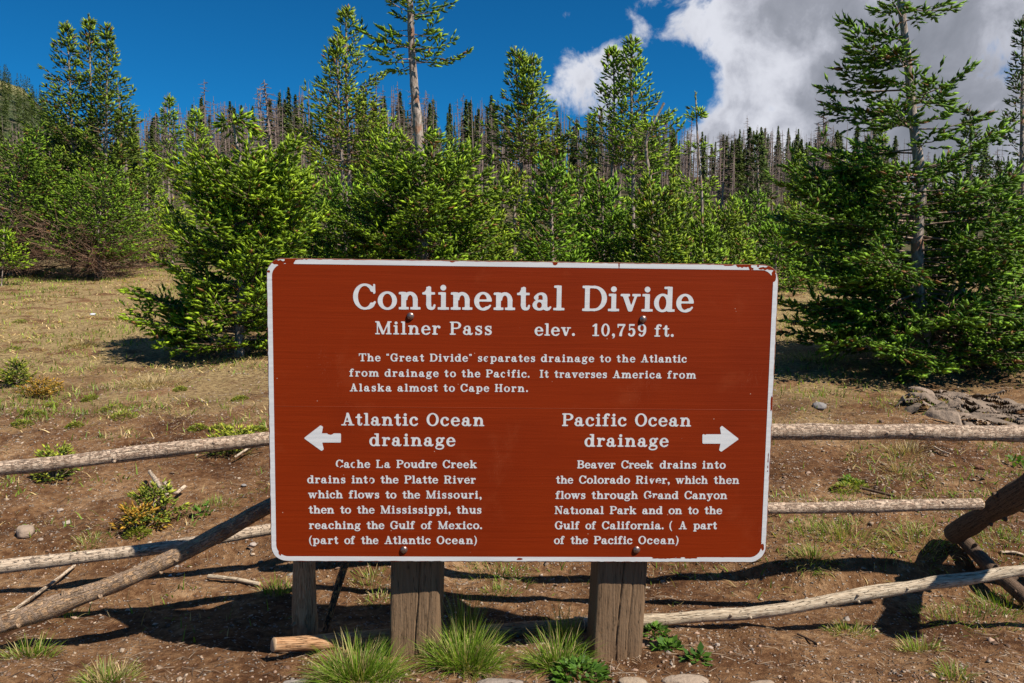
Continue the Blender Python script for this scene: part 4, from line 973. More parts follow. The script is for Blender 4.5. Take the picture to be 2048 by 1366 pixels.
spires(37, 13.8, [(8, 455, 8, 999, 60)], 'spruce_bush', 'small young spruce in front of the thicket at the left edge', rows=(0, 540), n=46, sl=.09, sp=.1, ss=.07, cat='bush', r=.012, foliate=.05)
spires(38, 26, [(340, 186, 340, 999, 62)], 'spruce_tree', 'slim spruce with a pointed top right of the three spires', rows=(0, 360), n=60, sl=.16, sp=.17, ss=.12, tipmix=.2, r=.06)
spires(39, 22, [(392, 212, 398, 999, 75)], 'spruce_tree', 'yellowish spruce behind the bent topped spruce', rows=(0, 400), n=60, sl=.15, sp=.16, ss=.11, tipmix=.45, r=.05)
spires(63, 20, [(296, 300, 296, 999, 85)], 'spruce_tree', 'low green spruce between the left clump and the bent topped spruce', rows=(0, 520), n=70, sl=.14, sp=.15, ss=.10, tipmix=.4, r=.05)
# twin stems left of centre
spires(40, 12, [(692, 12, 699, 340, 122)], 'spruce_tree', 'tall slim spruce behind the sign, right stem of the pair', rows=(0, 352), n=84, sl=.10, sp=.12, ss=.078, tipmix=.42, base=(.048, .082, .008), tip=(.25, .28, .022), r=.045, e=(.15, .75), asym=(0, .25))
spires(41, 11.8, [(674, 72, 686, 350, 112)], 'spruce_tree', 'shorter pale stemmed spruce behind the sign, left stem of the pair', rows=(0, 352), n=72, sl=.10, sp=.12, ss=.078, tipmix=.42, base=(.048, .082, .008), tip=(.25, .28, .022), r=.042, e=(.15, .75), asym=(math.pi, .25))
spires(42, 11, [(775, 224, 776, 320, 40)], 'spruce_sapling', 'yellow green young spruce top left of the bare trunk', rows=(0, 320), n=14, sl=.08, tipmix=.9, r=.014, e=(.5, .7), cat='tree')
# centre right clumps
spires(43, 11.5, [(1030, 92, 1040, 310, 108), (1064, 108, 1066, 320, 88), (1046, 112, 1044, 310, 40)], 'spruce_tree', 'three headed spruce clump right of the bare trunk', rows=(0, 335), n=50, sl=.10, sp=.12, ss=.08, tipmix=.42, base=(.046, .080, .008), tip=(.24, .28, .022), r=.035, e=(.2, .7), bare_low=30)
spires(44, 11, [(1226, 92, 1224, 330, 84)], 'spruce_tree', 'slim spruce spire left of the tallest centre right spire', rows=(0, 340), n=72, sl=.095, sp=.11, ss=.075, tipmix=.40, r=.035, e=(.25, .75), asym=(math.pi, .25))
spires(45, 10.8, [(1262, 70, 1266, 330, 88)], 'spruce_tree', 'tallest spruce spire right of centre', rows=(0, 340), n=76, sl=.095, sp=.11, ss=.075, tipmix=.40, r=.038, e=(.25, .75), asym=(0, .2))
def leaning_stub():
    Y = 9.8; t = Tree(46, .08, 8, tipmix=.6); Q = t.stem([ground_at(1305, Y)] + list(path([(1304, 420), (1300, 350), (1288, 290), (1300, 255), (1318, 228), (1328, 206)], Y)), .04, .014, 8)
    t.zone(Q, .62, .9, 14, .38, .3, .2, .4); t.zone(Q, .86, .95, 4, .2, .12, -.1, .1)
    t.finish('spruce_tree', 'small spruce with a crooked pale stem bent towards the right', ground_at(1305, Y))
leaning_stub()
spires(47, 10, [(1391, 184, 1404, 390, 52)], 'spruce_tree', 'thin leader with sparse tufts and pale stem right of the spires', rows=(0, 400), n=17, sl=.085, sp=.09, tipmix=.5, r=.026, e=(.1, .5), foliate=.1)
# bush row behind the sign
bush = [(50, 590, 10.4, 325, 120, 64, 'spruce bush behind the upper left corner of the sign'), (51, 690, 10.2, 345, 125, 66, 'pale green spruce bush at the foot of the paired stems'),
        (52, 745, 9.6, 375, 130, 54, 'low spruce bush left of the bare trunk'), (53, 960, 10.0, 355, 115, 62, 'spruce bush right of the bare trunk'),
        (54, 1105, 8.9, 300, 112, 74, 'dense dark spruce bush with pointed arms right of the bare trunk'), (55, 1210, 9.6, 350, 120, 66, 'spruce bush below the two spires'),
        (56, 1320, 9.0, 345, 128, 78, 'rounded spruce bush below the crooked pale stem'), (57, 1440, 10.6, 395, 120, 60, 'light green spruce bush behind the upper right corner of the sign'),
        (58, 1545, 13.5, 425, 100, 50, 'low spruce bush right behind the upper right corner of the sign'), (59, 1400, 9.4, 430, 110, 50, 'low spruce bush between the rounded bush and the sign corner'),
        (60, 1030, 10.6, 320, 105, 56, 'spruce bush at the foot of the three headed clump'), (61, 1625, 14.5, 430, 90, 50, 'low spruce bush left of the tall ragged spruce'),
        (62, 1700, 15.5, 385, 100, 55, 'low spruce bush behind the tall ragged spruce')]
bush += [(64, 560, 14.0, 350, 130, 46, 'spruce bush seen between the bent topped spruce and the paired stems'), (65, 650, 15.5, 330, 130, 46, 'shadowy spruce bush farther back behind the paired stems'),
         (66, 770, 14.5, 325, 120, 44, 'spruce bush farther back left of the bare trunk'), (67, 910, 15.0, 320, 130, 46, 'spruce bush farther back right of the bare trunk'), (68, 1165, 14.5, 330, 130, 46, 'spruce bush farther back left of the two spires'),
         (69, 1290, 15.5, 345, 130, 46, 'spruce bush farther back right of the two spires'), (76, 1380, 14.0, 365, 120, 44, 'spruce bush farther back by the thin leader'), (77, 1490, 16.0, 385, 120, 44, 'spruce bush at the foot of the dark narrow spruce'),
         (78, 1590, 18.0, 400, 120, 44, 'small spruce bush on the meadow edge right of the dark narrow spruce'), (79, 350, 20.0, 400, 120, 40, 'spruce bush on the meadow edge left of the bent topped spruce')]
for sd, px, Y, rt, hw, cnt, lb in bush:
    tn_ = Tree(sd, .095 if Y < 12 else .14, 10 if Y < 10 else 8, sp=.095 if Y < 12 else .17, ss=.064 if Y < 12 else .12, tipmix=.32 + .08 * math.sin(sd * 2.1), base=(.042 + .008 * math.sin(sd), .084, .007), tip=(.22 + .04 * math.sin(sd * 1.7), .29, .022))
    u = mpx(Y); f_ = ground_at(px, Y); top = at(px + 6 * math.sin(sd), rt + 38, Y); Q = tn_.stem([f_ - [0, 0, .1], f_ * .5 + top * .5, top], .045, .010, 7)
    tn_.zone(Q, .08, .95, int(cnt * 1.25), hw * u * 1.12, hw * u * .30, .02, .75, foliate=.12, curl=.45)
    tn_.leader(Q, .9)
    for k_ in range(3):
        a = random.uniform(0, 6.28); tn_.branch(Q[-3], a, 1.0, hw * u * .45, foliate=.05, curl=.3)
    tn_.finish('spruce_bush', lb, f_, cat='bush')
# darker spruces right
spires(70, 20, [(1514, 262, 1516, 999, 50)], 'spruce_tree', 'dark narrow spruce standing alone above the right corner of the sign', rows=(0, 480), n=80, sl=.13, sp=.14, ss=.10, tipmix=.12, base=(.030, .050, .012), tip=(.10, .13, .022), r=.06, e=(-.1, .5))
spires(71, 14, [(1940, 212, 1940, 999, 62)], 'spruce_tree', 'dark pointed spruce between the ragged spruce and the right edge', rows=(0, 450), n=74, sl=.11, sp=.12, ss=.09, tipmix=.10, base=(.028, .050, .012), tip=(.10, .14, .022), r=.05, e=(.1, .6))
spires(72, 12, [(2046, 30, 2042, 999, 112)], 'spruce_tree', 'dark spruce cut off by the right edge of the view', rows=(0, 560), n=120, sl=.10, sp=.11, ss=.08, tipmix=.12, base=(.028, .052, .012), tip=(.10, .15, .022), r=.06, e=(.05, .6))
spires(73, 19, [(1762, 245, 1762, 999, 70)], 'spruce_tree', 'green spruce seen through the ragged one', rows=(0, 500), n=64, sl=.13, sp=.15, ss=.11, tipmix=.25, r=.05)
spires(74, 22, [(1598, 300, 1598, 999, 60)], 'spruce_tree', 'slender spruce beside the dark narrow one', rows=(0, 480), n=56, sl=.14, sp=.16, ss=.12, tipmix=.25, r=.05)
spires(75, 16, [(1680, 300, 1680, 999, 75)], 'spruce_tree', 'small dark spruce left of the ragged one', rows=(0, 520), n=70, sl=.12, sp=.13, ss=.1, tipmix=.2, r=.05)

# ------------------------------------------------------------------ far forest: prototypes, then copies
M_far = foliage_mat('far_needles', .15, .8)
def far_tint(name, lo, hi, sc_=3):
    m_, n, b, out = mat(name); p = n.new('ShaderNodeTexCoord').outputs['Object']; r_ = n.new('ShaderNodeObjectInfo').outputs['Random']
    c = n.mix(n.noise(p, sc_, 4), lo, hi); c = n.mix(n.math('MULTIPLY', r_, .6), c, n.mix(1.0, c, (.50, .50, .52), 'MULTIPLY'))
    setb(n, b, Base_Color=c, Roughness=1.0); return m_
M_dead = far_tint('dead_wood', (.165, .112, .088), (.30, .225, .19))
def far_live(seed, H=9, n=620):
    rs = np.random.default_rng(seed); lf = MB(); wd = MB(); wd.tube([(0, 0, -1), (0, 0, H * .5), (.05, 0, H)], [.11, .08, .02], 5, False)
    t = rs.random(n) ** .8; z = H * (.16 + .84 * t); rad = (.80 * (1 - t) ** .75 + .06) * rs.uniform(.35, 1.1, n) * (1 + .25 * np.sin(z * 5 + seed))
    a = rs.random(n) * 6.283; c = np.stack([rad * np.cos(a), rad * np.sin(a), z - rad * .15], 1)
    out_ = np.stack([np.cos(a), np.sin(a), rs.uniform(-.35, .25, n)], 1); tg = np.stack([-np.sin(a), np.cos(a), rs.uniform(-.3, .3, n)], 1)
    s_ = (.20 + .22 * (1 - t))[:, None] * rs.uniform(.7, 1.2, (n, 1))
    V = np.stack([c - out_ * s_ * .6 - tg * s_ * .45, c - out_ * s_ * .6 + tg * s_ * .45, c + out_ * s_ * .62 - np.array([0, 0, .62]) * s_], 1)
    br = rs.uniform(.6, 1.4, (n, 1)); col = np.repeat(np.array([(.085, .115, .024)]) * br, 3, 0)
    lf.add(V, np.arange(n * 3).reshape(-1, 3), col); return lf, wd
def far_dead(seed, H=9, k_=90, sub=2):
    rs = np.random.default_rng(seed); wd = MB(); b_ = rs.normal(size=2) * .12
    wd.tube([(0, 0, -1), (b_[0] * .4, b_[1] * .4, H * .5), (b_[0], b_[1], H)], [.10, .07, .012], 5, False)
    for i in range(k_):
        t = rs.uniform(.22, .98); z = H * t; a = rs.random() * 6.28; L = (.75 * (1 - t) ** .7 + .14) * rs.uniform(.5, 1.2); p = np.array([b_[0] * t, b_[1] * t, z])
        d_ = np.array([math.cos(a), math.sin(a), rs.uniform(-.25, .2)]); e = p + d_ * L
        wd.tube([p, p + d_ * L * .55 + [0, 0, .02], e], [.022, .015, .008], 3, False)
        for _ in range(sub):
            q_ = p + d_ * L * rs.uniform(.3, .9); d2 = d_ + rs.normal(size=3) * .6; wd.tube([q_, q_ + d2 * L * .35], [.010, .006], 3, False)
    return wd
LIVE = []
for i in range(5):
    lf, wd = far_live(100 + i); LIVE.append((lf.mesh('crown', [M_far]), wd.mesh('trunk', [M_dead])))
DEAD = [far_dead(200 + i).mesh('dead_tree', [M_dead]) for i in range(6)]
# skyline rows by pixel column
frs = np.random.default_rng(5)
cand = []
while len(cand) < 1500:
    Y = 44 + 98 * frs.random() ** .95; px = frs.uniform(-150, 2200); p = ground_at(px, Y); top = 5.5 + 5.5 * frs.random() ** 1.3
    if px > 1730 and frs.random() < .55: continue
    if vnoise(p[0] * .22, p[1] * .12, 88) + .5 * vnoise(p[0] * .9, p[1] * .5, 89) < -.14 + .2 * frs.random() - .1: continue
    cand.append((Y, px, p, top))
cand.sort(key=lambda c: c[0])
def limit(px, Y, p, h):
    S_ = np.interp(px, [0, 100, 300, 450, 560, 950, 1100, 1400, 1600, 1750, 2048], [215, 225, 225, 195, 168, 172, 205, 242, 258, 262, 320]) + abs(frs.normal()) * 26 + 22 * math.sin(px * .021) * math.sin(px * .0073 + 1) - (22 if frs.random() < .10 else 0)
    return min(h, max(1.5, float(at(px, S_, Y)[2] - p[2])))
def far_thing(kind, p, h):
    if kind:
        o = bpy.data.objects.new('dead_tree', DEAD[frs.integers(0, 6)]); COL.objects.link(o); o.location = p
        tag(o, 'bare grey brown dead spruce in the far hillside stand', 'tree', 'dead spruces in the far hillside stand'); roots = [o]
    else:
        o = empty('far_spruce_tree', tuple(p)); lm, wm = LIVE[frs.integers(0, 5)]
        for nm, me in (('crown', lm), ('trunk', wm)):
            c = bpy.data.objects.new(nm, me); COL.objects.link(c); c.parent = o
        tag(o, 'green spruce among the dead ones in the far hillside stand', 'tree', 'green spruces in the far hillside stand')
    s_ = h / 9; w_ = s_ * frs.uniform(.8, 1.55)
    o.scale = (w_, w_, s_); o.rotation_euler = (frs.normal() * .035, frs.normal() * .04, frs.uniform(0, 6.28))
nD = nL = 0; rest_d = MB(); rest_l = MB()
protoD = [far_dead(300 + i, 9, 17, 0) for i in range(4)]; protoL = [far_live(400 + i, 9, 330)[0] for i in range(3)]; protoH = [far_live(420 + i, 9, 110)[0] for i in range(3)]
for (Y, px, p, h) in cand:
    h = limit(px, Y, p, h); kind = frs.random() < (.80 if px < 1300 else .74)
    if kind and nD < 299: far_thing(1, p, h); nD += 1
    elif not kind and nL < 290: far_thing(0, p, h); nL += 1
    else:
        src = protoD[frs.integers(0, 4)] if kind else protoL[frs.integers(0, 3)]; a = frs.uniform(0, 6.28); s_ = h / 9
        Rm = np.array([[math.cos(a), -math.sin(a), 0], [math.sin(a), math.cos(a), 0], [0, 0, 1]]) * s_
        dst = rest_d if kind else rest_l; st = 1 if kind else 2
        for v, f, c_ in zip(src.v, src.f, src.c):
            dst.add(v @ Rm.T + p, f - 0 - (f.min() if False else 0), c_) if len(src.v) == 1 else None
        if len(src.v) > 1:
            V = np.concatenate(src.v); base_n = dst.n
            dst.v.append(V @ Rm.T + p); dst.n += len(V); dst.c.append(np.concatenate(src.c)); dst.uv.append(np.zeros((len(V), 2)))
            for f, mm in zip(src.f, src.m): dst.f.append(f + base_n); dst.m.append(mm)
for k_ in range(700):     # trees on the far hill
    u_ = frs.uniform(-.74, -.52); Y = frs.uniform(330, 500); x = u_ * Y; z = float(hillz(np.array(x), np.array(Y)))
    if z > 98 + frs.normal() * 4: continue
    src = protoH[frs.integers(0, 3)]; s_ = frs.uniform(.9, 1.6)
    rest_l.add(src.v[0] * s_ * [1.4, 1.4, 1] + [x, Y, z], src.f[0], src.c[0])
tag(rest_d.build('dead_forest', M_dead), 'mass of farther dead trees on the slope', 'forest', kind='stuff')
tag(rest_l.build('green_forest', M_far), 'mass of farther green trees on the slope and hill', 'forest', kind='stuff')
# a few named dead snags that stand out
def snag(seed, px, Y, top, base_row, label, lean=0, k_=70, wide=1.0):
    p = ground_at(px, Y); H = at(px, top, Y)[2] - p[2]; wd = far_dead(seed, H, k_)
    wd.v = [v * [wide, wide, 1] for v in wd.v]
    o = wd.build('dead_tree', M_dead, loc=None); o.location = p; o.rotation_euler = (0, lean, 0); tag(o, label, 'tree')
snag(501, 566, 34, 158, 0, 'broad dead snag with drooping twigs left of the paired spruce stems', -.05, 190, 1.25)
snag(502, 275, 40, 150, 0, 'bare pole like dead trunk right of the three spires', -.06, 4)
snag(503, 1640, 36, 212, 0, 'crooked dead snag left of the tall ragged spruce', -.06, 110, 1.1)
snag(504, 536, 44, 172, 0, 'thin dead snag just left of the broad one', 0, 90)
snag(505, 424, 46, 160, 0, 'tall thin dead snag above the bent topped spruce', 0, 100)

# ------------------------------------------------------------------ ground cover
def blades(mb, P, H, lean, wid, col, rs, seg=2, az=None, bend=.6):
    """curved tapering blades"""
    n = len(P); az = rs.uniform(0, 6.283, n) if az is None else az
    h = np.stack([np.cos(az), np.sin(az), np.zeros(n)], 1); sd = np.stack([-np.sin(az + rs.normal(size=n) * .8), np.cos(az + rs.normal(size=n) * .8), np.zeros(n)], 1)
    rows_ = []
    for k_ in range(seg + 1):
        t = k_ / seg; ang = lean * (1 + bend * t * t)
        c = P + h * (H * np.sin(ang) * t)[:, None] + np.array([0, 0, 1.]) * (H * np.cos(np.minimum(ang, 1.9)) * t)[:, None]
        w_ = (wid * (1 - t) ** .7)[:, None]
        rows_ += [c - sd * w_, c + sd * w_] if k_ < seg else [c]
    V = np.stack(rows_, 1); m_ = V.shape[1]; b_ = (np.arange(n) * m_)[:, None]
    F4 = np.concatenate([b_ + np.array([[2 * k_, 2 * k_ + 1, 2 * k_ + 3, 2 * k_ + 2]]) for k_ in range(seg - 1)]) if seg > 1 else None
    F3 = b_ + np.array([[2 * seg - 2, 2 * seg - 1, 2 * seg, 2 * seg]])
    F = np.concatenate([F4, F3]) if F4 is not None else F3
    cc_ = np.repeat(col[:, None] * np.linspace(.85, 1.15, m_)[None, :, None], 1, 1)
    mb.add(V, F, cc_.reshape(-1, 3))
rs = np.random.default_rng(77)
def fan(n, y0, y1, margin=.80, pw=1.0):
    Y = y0 + (y1 - y0) * rs.random(n) ** pw; X = (rs.random(n) * 2 - 1) * margin * Y; return X, Y
# dry straw + green meadow grass
X, Y = fan(120000, 3.2, 18.5, .82, 1.1)
dens = sstep(Y + 7 * vnoise(X * 1.1, Y * 1.1, 41), 4.6, 7.4) * (.25 + .75 * sstep(vnoise(X * 2.3, Y * 2.3, 42), -.22, .1)) + .05
keep = (rs.random(len(X)) < dens) & ~((np.abs(X / Y - .01) < .24) & (Y > 3.2) & (Y < 6)); X, Y = X[keep], Y[keep]
P = np.stack([X, Y, terrain(X, Y) - .004], 1); n = len(P)
gz = sstep(vnoise(X * .9, Y * .9, 43) + .5 * vnoise(X * 4, Y * 4, 44), -.05, .35); isg = rs.random(n) < (.20 + .62 * gz)
br = rs.uniform(.45, 1.5, (n, 1)) * (1 + .7 * vnoise(X * 3.1, Y * 2.1, 48))[:, None]; col = np.where(isg[:, None], np.array([[.20, .26, .035]]), np.array([[.56, .42, .20]])) * br
H = np.where(isg, .045, .058) * rs.uniform(.5, 1.4, n) * (1 + (Y - 4) * .03); lean = np.where(isg, rs.uniform(.1, .8, n), rs.uniform(.9, 1.5, n))
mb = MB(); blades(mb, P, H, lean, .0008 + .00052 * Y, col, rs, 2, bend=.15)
tag(mb.build('meadow_grass', M_grass), 'dry straw and short green grass covering the meadow', kind='stuff')
print('meadow blades', n)
# short scattered green blades on the soil
X, Y = fan(60000, 2.1, 7.5, .80, 1.0)
dens = sstep(vnoise(X * 2.6 + 9, Y * 2.6, 46) + .6 * vnoise(X * 8, Y * 8, 47), .02, .42) * sstep(Y, 2.3, 3.6) * .75
keep = rs.random(len(X)) < dens; X, Y = X[keep], Y[keep]; n = len(X)
P = np.stack([X, Y, terrain(X, Y) - .003], 1); gr = rs.random(n) < .62
col = np.where(gr[:, None], np.array([[.15, .24, .025]]), np.array([[.42, .31, .15]])) * rs.uniform(.6, 1.4, (n, 1))
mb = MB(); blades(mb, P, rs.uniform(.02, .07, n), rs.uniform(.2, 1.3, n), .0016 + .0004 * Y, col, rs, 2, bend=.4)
tag(mb.build('short_grass', M_grass), 'thin scattered grass blades on the brown soil', kind='stuff')
# gravel
def stones_mb(X, Y, size, rs, cols, flat=.6, sink=.25):
    n = len(X)
    ico = np.array([(1, .3, -.3), (-.5, 1, -.3), (-.6, -.9, -.3), (.7, -.6, .5), (.1, .75, .55), (-.8, 0, .45), (0, 0, .8)]) * .8
    fi = np.array([(0, 4, 3), (0, 1, 4), (1, 5, 4), (1, 2, 5), (2, 3, 5), (2, 0, 3), (3, 4, 6), (4, 5, 6), (5, 3, 6)])
    V = ico[None] * (1 + rs.uniform(-.3, .3, (n, 7, 1))); a = rs.uniform(0, 6.28, n); ca, sa = np.cos(a)[:, None], np.sin(a)[:, None]
    sx_ = rs.uniform(.8, 1.4, (n, 1)); V = np.stack([V[..., 0] * sx_, V[..., 1], V[..., 2] * flat * rs.uniform(.7, 1.2, (n, 1))], -1)
    tl = rs.normal(size=(n, 1)) * .25; V[..., 2] += V[..., 0] * tl
    V = np.stack([V[..., 0] * ca - V[..., 1] * sa, V[..., 0] * sa + V[..., 1] * ca, V[..., 2]], -1) * size[:, None, None]
    V += np.stack([X, Y, terrain(X, Y) + size * sink * .5], 1)[:, None]
    F = (np.arange(n)[:, None, None] * 7 + fi[None]).reshape(-1, 3); mb_ = MB(); mb_.add(V, F, np.repeat(cols, 7, 0)); return mb_
X = []; Y = []
XX, YY = fan(40000, 1.9, 8.0, .78, 1.7); pr = (.35 + .65 * sstep(vnoise(XX * 1.6, YY * 1.6, 51), -.15, .2)) * (1 - .6 * sstep(YY, 5.5, 9)); k_ = rs.random(len(XX)) < pr; XX, YY = XX[k_], YY[k_]
sz = .0026 + .0062 * rs.random(len(XX)) ** 2.6 + (YY > 3) * .001
sz *= np.where(rs.random(len(XX)) < .03, 2.1, 1.0)
base = np.array([[.34, .235, .16], [.48, .37, .27], [.22, .13, .08], [.42, .28, .20], [.30, .25, .21], [.17, .10, .065]])[rs.integers(0, 6, len(XX))] * rs.uniform(.75, 1.15, (len(XX), 1))
tag(stones_mb(XX, YY, sz, rs, base).build('gravel', M_stone), 'small pale stones and grit scattered over the soil', kind='stuff'); print('gravel', len(XX))
XX, YY = fan(16000, 2.9, 7.0, .78, 1.0); k_ = rs.random(len(XX)) < .75 * sstep(vnoise(XX * 1.3 + 4, YY * 1.3, 53) + .5 * vnoise(XX * 5, YY * 5, 54), .0, .35); XX, YY = XX[k_], YY[k_]
base = np.array([[.36, .27, .20], [.46, .36, .27], [.27, .19, .14]])[rs.integers(0, 3, len(XX))] * rs.uniform(.8, 1.15, (len(XX), 1))
tag(stones_mb(XX, YY, .005 + .010 * rs.random(len(XX)) ** 2.2, rs, base, flat=.35, sink=.1).build('stone_chips', M_stone), 'flat pale stone chips strewn over the bank behind the rails', kind='stuff')
# fallen needles, bark crumbs, twiglets
XX, YY = fan(9000, 2.0, 8.0, .78, 1.2); n = len(XX); a = rs.uniform(0, 6.28, n); L = rs.uniform(.008, .03, n)
P = np.stack([XX, YY, terrain(XX, YY) + .003], 1); h = np.stack([np.cos(a), np.sin(a), rs.normal(size=n) * .2], 1) * L[:, None]; w_ = np.stack([-np.sin(a), np.cos(a), np.zeros(n)], 1) * .0013
up = np.array([0, 0, .002]); V = np.stack([P - h - w_, P - h + w_, P + h, P + up - h * .1], 1); F = (np.arange(n)[:, None, None] * 4 + np.array([[0, 1, 3], [1, 2, 3], [2, 0, 3]])[None]).reshape(-1, 3)
mb = MB(); mb.add(V, F, np.repeat(np.array([[.16, .10, .06], [.30, .22, .15], [.07, .045, .03]])[rs.integers(0, 3, n)], 4, 0)); tag(mb.build('twig_litter', M_twig), 'dry twig and bark crumbs on the soil', kind='stuff')

# single grass tufts
def tuft(px, row, n, r, H, label, kind='green', name='grass_tuft', wid=.0016, lean=1.15, group=None, flat=.3, seg=4):
    g = pix_ground(px, row); a = rs.uniform(0, 6.28, n); q_ = np.sqrt(rs.random(n)); P = np.stack([g[0] + np.cos(a) * q_ * r, g[1] + np.sin(a) * q_ * r * .7, np.zeros(n)], 1); P[:, 2] = terrain(P[:, 0], P[:, 1]) - .006
    C = {'green': [(.13, .22, .016), (.20, .29, .03), (.09, .17, .014), (.40, .32, .14)], 'dry': [(.46, .34, .17), (.34, .25, .13), (.56, .44, .25), (.18, .21, .05)], 'mixed': [(.15, .24, .025), (.40, .30, .14), (.21, .30, .035), (.50, .38, .2)]}[kind]
    w_ = [.30, .30, .16, .24] if kind == 'green' else [.32, .3, .3, .08] if kind == 'dry' else [.3, .25, .25, .2]
    col = np.array(C)[rs.choice(4, n, p=w_)] * rs.uniform(.7, 1.25, (n, 1))
    mb = MB(); az = a + rs.normal(size=n) * .75; ln = .10 + q_ * lean * rs.uniform(.5, 1.1, n)
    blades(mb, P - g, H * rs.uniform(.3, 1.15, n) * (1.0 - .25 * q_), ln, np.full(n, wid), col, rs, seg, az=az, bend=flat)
    o = mb.build(name, M_grass); o.location = g; return tag(o, label, 'grass tuft' if name != 'clover' else 'plant', group)
tuft(715, 1352, 1500, .11, .135, 'wide bright green grass tuft in front of the fence post, leftmost of three', wid=.0014, lean=1.35)
tuft(930, 1330, 1300, .09, .15, 'tall bright green grass tuft against the left sign post', wid=.0014)
tuft(1118, 1330, 600, .065, .135, 'green grass tuft left of the right sign post', wid=.0014)
tuft(930, 1290, 160, .03, .24, 'thin upright grass blades right of the left sign post', wid=.0013, lean=.25)
tuft(1130, 1290, 120, .03, .17, 'upright grass blades beside the shaded log end', wid=.0014, lean=.35)
tuft(215, 1362, 420, .075, .085, 'low grass tuft at the bottom left edge of the photo', 'mixed', lean=1.2)
tuft(60, 1312, 240, .07, .09, 'sparse green grass at the lower left corner', lean=1.0)
tuft(130, 1232, 90, .06, .07, 'small grass sprig under the diagonal log', lean=.9)
tuft(555, 1185, 160, .06, .09, 'green grass sprig left of the fence post', lean=.9)
tuft(1810, 905, 420, .15, .11, 'round hummock of dry grass between the right rails', 'dry', lean=1.5, flat=.5)
tuft(1800, 945, 260, .10, .10, 'dry grass hummock just under the top right rail', 'dry', lean=1.5, flat=.5)
tuft(1625, 1115, 420, .085, .085, 'shaggy tuft with dry skirt near the lower right corner of the sign', 'mixed', lean=1.4, flat=.5)
tuft(1700, 1075, 420, .15, .075, 'green grass fringe on top of the low bank', 'mixed', lean=1.0)
tuft(1830, 1085, 500, .16, .09, 'grass fringe hanging over the bank beside the leaning log', 'mixed', lean=1.3, flat=.5)
tuft(1700, 1262, 320, .075, .06, 'small tuft below the pale bottom log', 'mixed', lean=1.2)
tuft(1840, 1300, 240, .06, .065, 'lone tuft on bare soil at the lower right', 'mixed', lean=1.1)
tuft(1930, 1240, 420, .20, .06, 'loose green grass right of the log shadow', lean=1.0)
tuft(2020, 1215, 400, .14, .07, 'loose green grass at the right edge under the bottom log', lean=1.0)
tuft(1905, 1355, 160, .05, .06, 'small grass sprig at the bottom right edge', lean=1.0)
tuft(1640, 1060, 200, .12, .075, 'upright green blades behind the lower right rail shadow', lean=.6)
tuft(2010, 1095, 260, .14, .07, 'green grass behind the leaning log', lean=.9)
tuft(165, 690, 700, .17, .13, 'brown dome shaped dry tussock on the left meadow', 'dry', lean=1.5, flat=.6, wid=.003)
tuft(305, 770, 900, .34, .12, 'broad grey dry tussock in the shade of the bent topped spruce', 'dry', lean=1.5, flat=.6, wid=.003)
tuft(80, 600, 300, .3, .08, 'pale dry grass clump high on the left meadow', 'dry', lean=1.4, wid=.004)
tuft(1640, 720, 500, .35, .12, 'dry grass clump at the shade edge right of the sign', 'mixed', lean=1.3, wid=.003)
tuft(430, 1010, 220, .10, .06, 'small grass patch above the crossing logs', 'mixed', lean=1.0)
tuft(180, 1090, 160, .07, .07, 'dry grass sprig left of the spruce sprig', 'mixed', lean=1.3)
tuft(460, 905, 300, .14, .07, 'yellowish grass patch just above the top left rail', 'mixed', lean=1.3)
tuft(990, 1150, 360, .16, .055, 'thin green grass between the two sign posts', lean=.9)
tuft(740, 1165, 160, .08, .07, 'thin grass behind the charred stick', 'mixed', lean=1.1)
tuft(760, 1200, 140, .07, .06, 'thin grass between the charred stick and left sign post', 'mixed', lean=1.1)
tuft(1000, 1185, 130, .06, .06, 'grass sprig right of the left sign post', lean=1.0)

# low yellow green herbs and broad leaf plants
def herb(px, row, r, H, n, label, cols, leaf=.012, name='herb', cat='plant', group=None):
    g = pix_ground(px, row); mb = MB()
    a = rs.uniform(0, 6.28, n); q_ = np.sqrt(rs.random(n)); z = H * (1 - q_ ** 2) * rs.uniform(.3, 1, n)
    P = np.stack([np.cos(a) * q_ * r, np.sin(a) * q_ * r, z], 1); P[:, 2] += terrain(P[:, 0] + g[0], P[:, 1] + g[1]) - g[2]
    d_ = np.stack([np.cos(a), np.sin(a), rs.uniform(0, 1.2, n)], 1) + rs.normal(size=(n, 3)) * .4; d_ /= np.linalg.norm(d_, axis=1)[:, None]
    w_ = np.cross(d_, [0, 0, 1.]) + rs.normal(size=(n, 3)) * .2; w_ /= np.linalg.norm(w_, axis=1)[:, None]; L = leaf * rs.uniform(.6, 1.3, (n, 1))
    V = np.stack([P, P + d_ * L * .45 + w_ * L * .3 + [0, 0, .001], P + d_ * L, P + d_ * L * .5 - w_ * L * .3 + [0, 0, .001]], 1)
    col = np.array(cols)[rs.integers(0, len(cols), n)] * rs.uniform(.7, 1.25, (n, 1)); mb.add(V, np.arange(n * 4).reshape(-1, 4), np.repeat(col, 4, 0))
    o = mb.build(name, M_grass); o.location = g; return tag(o, label, cat, group)
YG = [(.22, .24, .03), (.30, .29, .05), (.13, .19, .02)]; GG = [(.08, .17, .02), (.12, .22, .03), (.06, .13, .02)]
for px, row, r in [(68, 830, .07), (225, 822, .09), (100, 815, .05), (45, 850, .06), (150, 852, .05), (180, 800, .06), (250, 835, .08), (275, 1068, .05), (480, 800, .06), (360, 780, .05), (30, 700, .08), (40, 645, .08), (395, 858, .05), (1690, 980, .06), (1715, 972, .05), (1650, 640, .15), (1590, 680, .12), (1570, 610, .15), (520, 860, .04), (440, 860, .06)]:
    herb(px, row, r, r * .55, 260, 'low yellow green cushion herb on the stony soil', YG, .016, 'cushion_herb', group='low yellow green cushion herbs on the soil')
